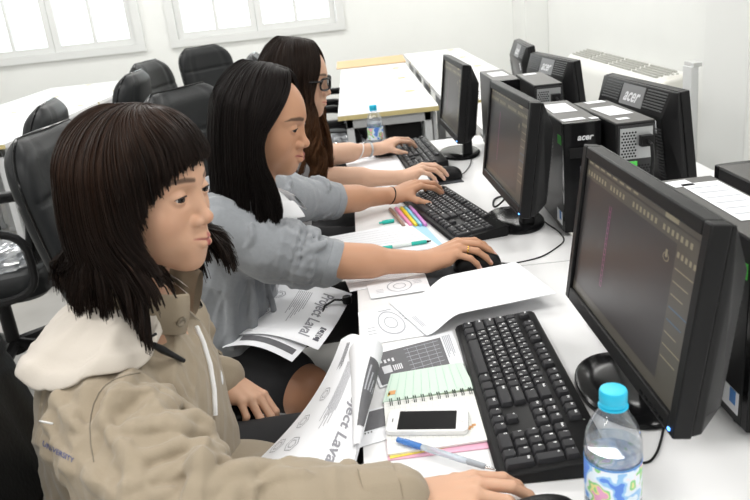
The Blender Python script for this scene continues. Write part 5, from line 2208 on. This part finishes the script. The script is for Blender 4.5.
    # cuffs
    for W, El, r in ((wrR, elR, 0.0465), (wrL, elL, 0.050)):
        ax = (W - El) / np.linalg.norm(W - El)
        mb = MB()
        u = np.cross(ax, (0, 0, 1.0))
        u /= np.linalg.norm(u)
        w = np.cross(u, ax)
        c0 = W - ax * 0.062
        rings = []
        for dd, rr in ((0.0, r - 0.004), (0.002, r + 0.002), (0.006, r + 0.003), (0.042, r + 0.0005), (0.046, r - 0.001), (0.046, r - 0.006), (0.02, r - 0.008)):
            c = c0 + ax * dd + np.array([0, 0, 0.004])
            rings.append([tuple(c + (u * cos(2 * pi * k / 48) + w * sin(2 * pi * k / 48)) * (rr + 0.0016 * sin(5 * 2 * pi * k / 48 + dd * 60) + 0.0008 * sin(13 * 2 * pi * k / 48)) - base) for k in range(48)])
        mb.loft(rings, cap=False)
        mb.build('cuff', KHAKI, jo)
    # hood: a soft fold of pale lining lying round the neck and over the back
    nc = neck + np.array([0.0, 0.0, 0.0])

    def hood_r(a):
        # a = 0 back (-x), +90 right side (-y)
        return np.interp(a, [-150, -110, -60, 0, 45, 80, 105, 128], [0.105, 0.135, 0.155, 0.158, 0.184, 0.178, 0.140, 0.100])

    def hood_drop(a):
        return np.interp(a, [-150, -110, -60, 0, 45, 80, 105, 128], [0.035, 0.055, 0.060, 0.048, 0.056, 0.058, 0.045, 0.020])

    def hood(u_, v_):
        a = -150 + 278 * u_
        ar = radians(a)
        d = np.array([-cos(ar), -sin(ar), 0.0])
        Rr, dz = float(hood_r(a)), float(hood_drop(a))
        q = v_ * 2 * pi
        # flattened lip: top goes out and down, rolls under, returns
        mid = 0.5 * (Rr + 0.062)
        half = 0.5 * (Rr - 0.062)
        rr = mid - half * cos(q)
        s_ = (rr - 0.062) / (Rr - 0.062)
        zc_ = 0.030 - (dz + 0.030) * s_ ** 1.15
        th = (0.007 + 0.006 * math.exp(-((s_ - 0.93) / 0.10) ** 2)) * sin(q) * (1 if sin(q) > 0 else 1.0)
        rip = 0.0065 * sin(a * 0.13 + 3 * s_) * s_ + 0.005 * (1 - abs(sin(a * 0.085 + 2.2 * s_))) ** 2 + 0.004 * (1 - abs(sin(a * 0.17 + 4 * s_ + 1))) ** 2 * s_ - 0.004 * math.exp(-((s_ - 0.80) / 0.03) ** 2)
        lift = 0.024 * math.exp(-((a - 75) / 45) ** 2) * s_
        return tuple(nc + d * rr + np.array([0, 0, zc_ + th + rip + lift]) - base)
    g = MB()
    g.grid(lambda a, b: hood(a, b), 120, 40)
    ho = g.build('hood', CREAM, t, sharp=75)
    hb = bvh_of([np.array(p) + base for p in g.v], g.f)
    # stand collar with the snap button
    def collar(u_, v_):
        a = -152 + 304 * u_
        ar = radians(a)
        d = np.array([-cos(ar), -sin(ar), 0.0])
        q = v_ * 2 * pi
        front = max(0, abs(a) - 95) / 57
        r0_ = 0.066 + 0.020 * front ** 1.3
        hgt = 0.034
        zz = hgt * (-cos(q)) + 0.026 - 0.030 * front
        rr = r0_ + 0.006 * sin(q) + 0.012 * (zz / 0.05) * (0.4 + front)
        rip = 0.002 * sin(a * 0.15) + 0.0015 * sin(a * 0.31 + 2)
        return tuple(nc + d * (rr + rip) + np.array([0.004 + 0.012 * front, 0, zz]) - base)
    cg = MB()
    cg.grid(collar, 110, 24)
    cg.build('collar', KHAKI, t, sharp=75)
    cb = bvh_of([np.array(p) + base for p in cg.v], cg.f)
    allb = [jb, hb, cb]
    r = surf_hit([cb, hb, jb], 181, 322, 0.0005)
    if r:
        Q = r[1].to_track_quat('Z', 'Y').to_matrix().to_4x4()
        mb = MB()
        mb.lathe([(0.0085, 0), (0.0085, 0.0012), (0.006, 0.0022), (0.0045, 0.0012), (0.0, 0.0012)], 20)
        mb.v = [tuple(Matrix.Translation(r[0] - Vector(base)) @ Q @ Vector(p)) for p in mb.v]
        mb.build('snap_button', mat('brass_snap', (0.30, 0.26, 0.20), 0.35, metal=0.8), jo)
    # white zip down the front edge and the white shirt behind it
    zl = surf_line([jb, cb], [(196, 328), (203, 345), (209, 365), (213, 390), (214, 415)], 0.002)
    if len(zl) > 2:
        MB().tube([tuple(p - Vector(base)) for p in zl], 0.0042, 8).build('zip_edge', ZIP, jo)
    S = Soft()
    S.el((-0.400, 1.075, 0.79), (0.118, 0.085, 0.15), 0.02)
    S.rc((-0.350, 1.07, 0.89), (-0.316, 1.075, 0.80), 0.036, 0.042, 0.03)
    cloth('shirt', S, 0.006, SHIRT, t, base, cloth_noise(0.003, 45, 9))
    # seam lines, toggle and lettering
    seam = mat('seam_thread', (0.20, 0.17, 0.13), 0.8)
    for pts in ([(140, 373), (128, 375), (116, 379), (106, 385), (99, 393), (94, 403), (91, 415), (90, 430), (91, 446), (94, 462)],):
        L = surf_line([jb], pts, 0.0004)
        if len(L) > 3:
            MB().tube([tuple(p - Vector(base)) for p in L], 0.0008, 5).build('seam', seam, jo)
    r1, r2 = surf_hit([jb, hb], 153, 346, 0.007), surf_hit([jb, hb, cb], 180, 362, 0.006)
    if r1 and r2:
        a, b = r1[0] - Vector(base), r2[0] - Vector(base)
        mb = MB()
        mb.tube([tuple(a), tuple(a * 0.7 + b * 0.3), tuple(a * 0.45 + b * 0.55), tuple(b)], [0.0045, 0.0058, 0.0045, 0.0035], 10)
        mb.build('cord_toggle', BLACK_PL, jo)
        MB().tube([tuple(a), tuple(a + Vector((-0.004, -0.002, 0.012))), tuple(a + Vector((0.008, -0.004, 0.018)))], 0.0022, 6).build('draw_cord', BLACK_PL, jo)
    band = surf_line([jb], [(33, 418), (42, 432), (60, 448), (70, 458)], 0.0006)
    L2 = surf_line([jb], [(40, 421), (44, 422), (53, 424)], 0.0006)
    if len(L2) > 2:
        MB().tube([tuple(p - Vector(base)) for p in L2], 0.0012, 5).build('white_piping', ZIP, jo)
    # embroidered word on the side of the back
    word = 'UNIVERSITY'
    vs0, fs0 = text_mesh(word, 1.0, 'LEFT', 0, 0, 0.01)
    xm = max(p[0] for p in vs0)
    ok = True
    vv = []
    for p in vs0:
        s_ = p[0] / xm
        bx, by = 43 + (74 - 43) * s_, 443 + (461 - 443) * s_ + 3 * s_ * (1 - s_)
        r = surf_hit([jb], bx + p[1] * 1.5, by - p[1] * 7.0, 0.0009)
        if r is None:
            ok = False
            break
        vv.append(tuple(r[0] - Vector(base)))
    if ok:
        mb = MB()
        mb.add(vv, fs0)
        mb.build('embroidered_word', mat('navy_thread', (0.05, 0.07, 0.20), 0.7), jo, fix=False, flat=True)
    # skirt over the thighs
    S = Soft()
    for hp, kn in ((hipR, np.array([0.0, 0.99, 0.56])), (hipL, np.array([0.0, 1.19, 0.56]))):
        S.rc(hp, kn, 0.105, 0.078, 0.05)
    S.el((-0.40, 1.08, 0.56), (0.14, 0.18, 0.11), 0.05)
    cloth('skirt', S, 0.008, BLACKC, t, base, cloth_noise(0.004, 25, 6))
    # hem of the open jacket front lying on the lap
    S = Soft()
    S.el((-0.265, 1.015, 0.645), (0.115, 0.115, 0.028), 0.03)
    S.rc((-0.26, 0.95, 0.675), (-0.17, 1.08, 0.65), 0.018, 0.012, 0.02)
    S.rc((-0.20, 0.96, 0.675), (-0.15, 1.05, 0.65), 0.014, 0.010, 0.015)
    cloth('jacket_hem', S, 0.005, KHAKI, t, base, cloth_noise(0.006, 30, 8))
    return t



# =============== the woman in the grey cardigan
def bracelet(name, parent, base, W, ax, r, tr, m, flat=1.0, tilt=0.0):
    ax = np.array(ax, float)
    ax /= np.linalg.norm(ax)
    u = np.cross(ax, (0, 0, 1.0))
    u /= np.linalg.norm(u)
    w = np.cross(u, ax)
    pts = [tuple(np.array(W) + u * r * 1.12 * cos(2 * pi * k / 36) + w * r * flat * sin(2 * pi * k / 36) + ax * tilt * sin(2 * pi * k / 36) - base) for k in range(36)]
    return MB().tube(pts, tr, 8, closed=True).build(name, m, parent)


def woman_cardigan():
    H = Wp(264, 122, 1.66)
    R = rotz(-13) @ roty(12) @ rotx(-1)
    sc = 0.99
    base = np.array([-0.36, 1.76, 0.0])
    t = thing('person', 'woman in grey cardigan with long black hair, middle one of the three', 'person', tuple(base))
    skin = (0.50, 0.27, 0.165)
    shR, shL = np.array([-0.345, 1.60, 0.905]), np.array([-0.315, 1.92, 0.905])
    elR, wrR = np.array([-0.140, 1.595, 0.800]), np.array([0.108, 1.600, 0.766])
    elL, wrL = np.array([-0.145, 2.055, 0.812]), np.array([0.068, 2.165, 0.776])
    neck = H + np.array([-0.055, 0.01, -0.175])
    body = Piece()
    S = Soft().frame(R, H, sc)
    head_soft(S, nose=1.2, lips=1.3, fw=0.0045, wide=1.18)
    S.frame()
    S.rc(H + R @ np.array((-0.020, 0, -0.055)), neck, 0.048, 0.050, 0.03)
    S.rc(neck, neck + np.array([-0.02, 0, -0.07]), 0.052, 0.075, 0.03)
    v, f = S.mesh(0.0019)
    body.add(v, f, head_cols((v - H) @ R / sc, skin, (0.30, 0.085, 0.075), (0.03, 0.018, 0.013), 1.3, 0.0045, 1.15))
    for W, K, up, sd, fx, sp, th, el in (
            (wrR, np.array([0.200, 1.598, 0.797]), (0, -0.10, 1), 1, [(24, 26, 14), (28, 26, 14), (32, 28, 14), (36, 28, 16)], (4, -3, -9, -17), (36, 16, 8, 10), elR),
            (wrL, np.array([0.158, 2.192, 0.800]), (0, -0.12, 1), -1, [(30, 24, 14), (26, 30, 18), (26, 32, 20), (26, 34, 20)], (10, 3, -5, -14), (52, 24, 14, 8), elL)):
        S = Soft()
        nl = hand_soft(S, W, K, up, sd, fx, sp, th, 0.97)
        S.rc(el, W, 0.040, 0.0245, 0.012)
        S.rc(el + (W - el) * 0.02, el + (W - el) * 0.5, 0.041, 0.0375, 0.02)
        v, f = S.mesh(0.0023)
        body.add(v, f, limb_cols(v, skin, nl))
    S = Soft()
    S.el((-0.36, 1.77, 0.80), (0.09, 0.15, 0.16), 0.03)
    S.el((-0.40, 1.80, 0.62), (0.10, 0.15, 0.16), 0.05)
    S.rc(neck, (-0.35, 1.77, 0.86), 0.05, 0.08, 0.04)
    S.rc(shR, elR, 0.045, 0.04, 0.03).rc(shL, elL, 0.045, 0.04, 0.03)
    legs = ((np.array([-0.42, 1.78, 0.54]), np.array([-0.205, 1.615, 0.455]), np.array([-0.185, 1.66, 0.085])),
            (np.array([-0.42, 1.90, 0.54]), np.array([-0.02, 1.90, 0.53]), np.array([-0.03, 1.93, 0.085])))
    for hp, kn, an in legs:
        S.rc(hp, kn, 0.080, 0.060, 0.03).rc(kn, an, 0.058, 0.034, 0.03).rc(an, an + np.array([0.13, -0.03, -0.045]), 0.034, 0.028, 0.02)
    v, f = S.mesh(0.007)
    body.add(v, f, limb_cols(v, (skin[0] * 0.72, skin[1] * 0.66, skin[2] * 0.62), []))
    body.build('body', SKIN, t, base)
    make_eyes(H, R, sc, base, t, look=(1, -0.28, -0.15))
    hair = dict(zc=0.018, H=0.110, cx=-0.008, Af=0.097, Ab=0.114, B=0.090, part=(0.050, 0.010), seed=9, swt=(0.0, 0.60),
                sweep=([-pi, -2.4, -1.5, -0.02, 0.02, 1.5, 2.4, pi], [0, 0.05, 0.0, -1.20, 2.0, 0.5, 0, 0]),
                zend=([-pi, -1.9, -1.3, -1.2, 1.2, 1.3, 1.9, pi], [-0.26, -0.24, -0.185, -0.165, -0.165, -0.185, -0.24, -0.26]),
                bulge=0.05, taper=-0.04, len=0.22, flare=0.10, rag=0.014, clump=0.5, clumps=110, col=(0.0085, 0.0062, 0.0058), tip=(0.008, 0.006, 0.0055), T=30, shift=(0.020, 0.0), flip=((-1.6, -0.9, 0.03, 0.01),))
    make_hair('hair', t, H, R, sc, base, hair, 6000, HAIR)
    # ---- cardigan
    rg = np.random.default_rng(21)
    S = Soft()
    S.el((-0.37, 1.765, 0.80), (0.118, 0.178, 0.17), 0.03)
    S.el((-0.40, 1.79, 0.64), (0.130, 0.185, 0.17), 0.06)
    S.rc((-0.35, 1.64, 0.895), (-0.335, 1.90, 0.895), 0.060, 0.060, 0.04)
    hemR, hemL = np.array([-0.118, 1.597, 0.797]), np.array([-0.120, 2.07, 0.808])
    S.chain([shR, shR * 0.45 + elR * 0.55 + np.array([0, 0, -0.012]), hemR], [0.070, 0.066, 0.054], 0.03)
    S.chain([shL, shL * 0.45 + elL * 0.55 + np.array([0, 0, -0.010]), hemL], [0.068, 0.062, 0.053], 0.03)
    ax = hemR - shR
    # bunched ribs round the pushed-up sleeve
    for k in range(12):
        t0 = 0.58 + 0.030 * k
        c = shR + ax * t0 + np.array([0, 0, -0.008 * sin(pi * t0)])
        u = np.cross(ax / np.linalg.norm(ax), (0, 0, 1.0))
        u /= np.linalg.norm(u)
        w = np.cross(u, ax / np.linalg.norm(ax))
        rr = 0.0665 - 0.012 * (t0 - 0.5) / 0.5
        a0, da = rg.uniform(0, 6.28), rg.uniform(2.4, 4.2)
        sg = rg.choice([-1, 1])
        pts = [c + (u * cos(a0 + da * q / 9) + w * sin(a0 + da * q / 9)) * (rr + 0.003) + ax * 0.10 * (q / 9 - 0.5) * sg * 0.6 for q in range(10)]
        S.chain(pts, [0.0025 + 0.0045 * sin(pi * q / 9) for q in range(10)], 0.0045)
    sleeve_folds(S, shR, hemR, 0.066, 0.056, 12, rg, 0.0065, (0.8, 1.9), 0.35, 0.008, (0.3, 0.95))
    sleeve_folds(S, shL, hemL, 0.064, 0.053, 8, rg, 0.006, (0.8, 1.9), 0.3, 0.008)
    for a, b, r in (((-0.33, 1.60, 0.83), (-0.36, 1.61, 0.60), 0.008), ((-0.29, 1.63, 0.80), (-0.31, 1.63, 0.60), 0.008), ((-0.42, 1.62, 0.80), (-0.44, 1.61, 0.60), 0.008),
                    ((-0.27, 1.70, 0.78), (-0.26, 1.68, 0.60), 0.008), ((-0.46, 1.68, 0.80), (-0.50, 1.68, 0.58), 0.010), ((-0.255, 1.86, 0.80), (-0.26, 1.88, 0.58), 0.012)):
        S.rc(a, b, r * 0.7, r, 0.014)
    co, cb = cloth('cardigan', S, 0.0045, GREYC, t, base, both(wrinkles(0.0055, 30, 7, 6, 0.4), wrinkles(0.0014, 70, 17, 4)))
    for hm, sh, r in ((hemR, shR, 0.0545), (hemL, shL, 0.0535)):
        ax_ = (hm - sh) / np.linalg.norm(hm - sh)
        u = np.cross(ax_, (0, 0, 1.0))
        u /= np.linalg.norm(u)
        w = np.cross(u, ax_)
        rings = []
        for dd, rr in ((-0.010, r - 0.004), (-0.006, r + 0.001), (0.0, r + 0.002), (0.016, r + 0.001), (0.019, r - 0.001), (0.019, r - 0.006), (0.0, r - 0.010)):
            rings.append([tuple(hm + ax_ * (dd + 0.012) + (u * cos(2 * pi * k / 40) + w * sin(2 * pi * k / 40)) * (rr + 0.001 * sin(6 * pi * k / 20)) - base) for k in range(40)])
        MB().loft(rings, cap=False).build('sleeve_hem', GREYC, co)
    # white shirt: front and collar
    S = Soft()
    S.el((-0.345, 1.77, 0.79), (0.118, 0.075, 0.17), 0.02)
    S.rc(neck + np.array([0.005, 0, -0.02]), neck + np.array([0.03, 0, -0.06]), 0.060, 0.066, 0.03)
    cloth('shirt', S, 0.005, SHIRT, t, base, cloth_noise(0.003, 45, 12))
    cg = MB()

    def collar(u_, v_):
        a = radians(-165 + 330 * u_)
        d = np.array([-cos(a), -sin(a), 0.0])
        fr = max(0.0, abs(a) - 1.6) / 1.28
        q = v_ * 2 * pi
        zz = 0.020 * (-cos(q)) - 0.012 - 0.030 * fr
        rr = 0.062 + 0.004 * sin(q) + 0.016 * (1 - (zz + 0.032) / 0.04) * (0.5 + fr) + 0.012 * fr
        return tuple(neck + d * rr + np.array([0.006, 0, zz + 0.014]) - base)
    cg.grid(collar, 80, 20)
    cg.build('shirt_collar', SHIRT, t, sharp=75)
    # black skirt
    S = Soft()
    for hp, kn, an in legs:
        S.rc(hp, kn + (hp - kn) * 0.22, 0.100, 0.082, 0.05)
    S.el((-0.40, 1.82, 0.56), (0.14, 0.18, 0.11), 0.05)
    cloth('skirt', S, 0.008, BLACKC, t, base, cloth_noise(0.004, 25, 16))
    bracelet('wristband', t, base, wrL + (elL - wrL) * 0.02, wrL - elL, 0.0255, 0.0028, BLACK_PL, 0.95, 0.006)
    # gold ring on the ring finger of the mouse hand
    x = np.array([0.200, 1.598, 0.797]) - wrR
    x /= np.linalg.norm(x)
    y = np.cross((0, -0.10, 1), x)
    y /= np.linalg.norm(y)
    z = np.cross(x, y)
    k_ = np.array((0.089, -0.0095, 0.001))
    f_, yw = radians(32), radians(-9)
    dl = np.array([cos(f_) * cos(yw), cos(f_) * sin(yw), -sin(f_)])
    Q = np.stack([x, y, z], 1)
    rc_ = wrR + Q @ ((k_ + dl * 0.021) * 0.97)
    bracelet('gold_ring', t, base, rc_, Q @ dl, 0.0088, 0.0016, mat('gold', (0.85, 0.58, 0.15), 0.25, metal=1.0), 1.0)
    return t


# =============== the woman with glasses
def woman_glasses():
    H = Wp(297, 80, 2.28)
    R = rotz(-8) @ roty(8) @ rotx(0)
    sc = 0.98
    base = np.array([-0.30, 2.42, 0.0])
    t = thing('person', 'woman with dark rimmed glasses and long wavy brown hair, farthest of the three', 'person', tuple(base))
    skin = (0.60, 0.375, 0.265)
    shR, shL = np.array([-0.270, 2.28, 0.905]), np.array([-0.250, 2.60, 0.905])
    elR, wrR = np.array([-0.150, 2.400, 0.790]), np.array([0.105, 2.405, 0.768])
    elL, wrL = np.array([-0.170, 2.775, 0.790]), np.array([0.052, 2.870, 0.776])
    neck = H + np.array([-0.050, 0.0, -0.175])
    body = Piece()
    S = Soft().frame(R, H, sc)
    head_soft(S, nose=1.1, lips=1.05, fw=0.0015)
    S.frame()
    S.rc(H + R @ np.array((-0.020, 0, -0.055)), neck, 0.048, 0.050, 0.03)
    S.rc(neck, neck + np.array([-0.02, 0, -0.07]), 0.052, 0.075, 0.03)
    v, f = S.mesh(0.0022)
    body.add(v, f, head_cols((v - H) @ R / sc, skin, (0.48, 0.17, 0.145), (0.07, 0.045, 0.032), 1.05, 0.0015))
    for W, K, up, sd, fx, sp, th, el in (
            (wrR, np.array([0.193, 2.400, 0.796]), (0, -0.08, 1), 1, [(24, 28, 14), (28, 28, 16), (30, 30, 16), (34, 30, 16)], (4, -3, -9, -17), (36, 16, 8, 10), elR),
            (wrL, np.array([0.140, 2.905, 0.800]), (0, -0.12, 1), -1, [(26, 24, 14), (24, 28, 18), (26, 30, 20), (26, 32, 20)], (8, 2, -5, -12), (46, 24, 12, 8), elL)):
        S = Soft()
        nl = hand_soft(S, W, K, up, sd, fx, sp, th, 0.95)
        S.rc(el, W, 0.039, 0.0235, 0.012)
        S.rc(el, el + (W - el) * 0.5, 0.040, 0.036, 0.02)
        v, f = S.mesh(0.0026)
        body.add(v, f, limb_cols(v, skin, nl))
    S = Soft()
    S.rc(shR, elR, 0.048, 0.042, 0.03).rc(shL, elL, 0.048, 0.042, 0.03)
    S.el((-0.30, 2.44, 0.80), (0.09, 0.15, 0.16), 0.03)
    S.el((-0.33, 2.45, 0.62), (0.10, 0.15, 0.16), 0.05)
    S.rc(neck, (-0.29, 2.44, 0.86), 0.05, 0.08, 0.04)
    legs = ((np.array([-0.33, 2.37, 0.54]), np.array([0.05, 2.36, 0.54]), np.array([0.03, 2.38, 0.085])), (np.array([-0.33, 2.53, 0.54]), np.array([0.05, 2.54, 0.54]), np.array([0.03, 2.56, 0.085])))
    for hp, kn, an in legs:
        S.rc(hp, kn, 0.080, 0.058, 0.03).rc(kn, an, 0.056, 0.034, 0.03).rc(an, an + np.array([0.13, 0, -0.045]), 0.034, 0.028, 0.02)
    v, f = S.mesh(0.008)
    body.add(v, f, limb_cols(v, skin, []))
    body.build('body', SKIN, t, base)
    make_eyes(H, R, sc, base, t)
    hair = dict(zc=0.018, H=0.110, cx=-0.008, Af=0.099, Ab=0.116, B=0.092, part=(0.05, 0.0), seed=15, swt=(0.0, 0.58),
                sweep=([-pi, -2.4, -1.5, -0.02, 0.02, 1.5, 2.4, pi], [0, 0.15, 0.30, -0.88, 0.88, -0.30, -0.15, 0]),
                zend=([-pi, -1.9, -1.3, -0.8, 0.8, 1.3, 1.9, pi], [-0.30, -0.30, -0.29, -0.27, -0.27, -0.29, -0.30, -0.30]),
                bulge=0.05, taper=-0.02, len=0.30, flare=0.06, rag=0.02, clump=0.6, clumps=70, wave=0.009, wfreq=48, col=(0.014, 0.008, 0.0055), tip=(0.085, 0.038, 0.017), T=40, shift=(0.045, 0.0))
    make_hair('hair', t, H, R, sc, base, hair, 4500, HAIR)
    # glasses
    FR = mat('black_frame', (0.010, 0.010, 0.012), 0.25)
    g = MB()

    def T(p):
        return tuple(R @ (np.array(p, float) * sc) + H - base)
    for s in (-1, 1):
        loop = []
        for k in range(28):
            a = 2 * pi * k / 28
            yy = s * 0.033 + 0.0245 * math.copysign(abs(cos(a)) ** 0.6, cos(a))
            zz = -0.004 + 0.0175 * math.copysign(abs(sin(a)) ** 0.6, sin(a))
            loop.append(T((0.104 - 6.0 * yy * yy, yy, zz)))
        g.tube(loop, 0.0031, 6, closed=True)
        g.tube([T((0.098 - 0.006, s * 0.058, 0.007)), T((0.07, s * 0.074, 0.006)), T((0.0, s * 0.082, 0.004)), T((-0.015, s * 0.082, -0.012))], 0.0030, 6)
    g.tube([T((0.104, -0.009, 0.002)), T((0.106, 0, 0.004)), T((0.104, 0.009, 0.002))], 0.002, 6)
    gl = g.build('glasses', FR, t)
    for s in (-1, 1):
        mb = MB()
        vs = [T((0.104 - 6.0 * (s * 0.033) ** 2, s * 0.033, -0.004))]
        for k in range(28):
            a = 2 * pi * k / 28
            yy = s * 0.033 + 0.0240 * math.copysign(abs(cos(a)) ** 0.6, cos(a))
            zz = -0.004 + 0.017 * math.copysign(abs(sin(a)) ** 0.6, sin(a))
            vs.append(T((0.104 - 6.0 * yy * yy, yy, zz)))
        mb.add(vs, [(0, 1 + k, 1 + (k + 1) % 28) for k in range(28)])
        mb.build('lens', clear_mat('lens_clear', (0.97, 0.98, 0.98), 0.04), gl)
    rg = np.random.default_rng(33)
    S = Soft()
    S.el((-0.305, 2.44, 0.80), (0.110, 0.172, 0.17), 0.03)
    S.el((-0.33, 2.45, 0.64), (0.125, 0.180, 0.17), 0.06)
    S.rc((-0.275, 2.32, 0.895), (-0.265, 2.56, 0.895), 0.058, 0.058, 0.04)
    S.chain([shR, shR * 0.4 + elR * 0.6], [0.066, 0.062], 0.03)
    S.chain([shL, shL * 0.4 + elL * 0.6], [0.066, 0.062], 0.03)
    sleeve_folds(S, shR, elR, 0.066, 0.062, 6, rg, 0.007, (0.8, 1.8), 0.3, 0.010, (0, 0.6))
    sleeve_folds(S, shL, elL, 0.066, 0.062, 5, rg, 0.007, (0.8, 1.8), 0.3, 0.010, (0, 0.6))
    cloth('shirt', S, 0.006, SHIRT, t, base, cloth_noise(0.003, 40, 40))
    S = Soft()
    for hp, kn, an in legs:
        S.rc(hp, kn, 0.100, 0.080, 0.05)
    S.el((-0.33, 2.45, 0.57), (0.14, 0.18, 0.11), 0.05)
    cloth('skirt', S, 0.009, BLACKC, t, base, cloth_noise(0.004, 25, 46))
    bracelet('wrist_watch', t, base, wrL + (elL - wrL) * 0.14, wrL - elL, 0.0270, 0.0042, STEEL, 0.95, 0.004)
    bracelet('bracelet', t, base, wrL + (elL - wrL) * 0.32, wrL - elL, 0.0300, 0.0020, ZIP, 0.95, 0.012)
    return t


woman_jacket()
woman_cardigan()
woman_glasses()
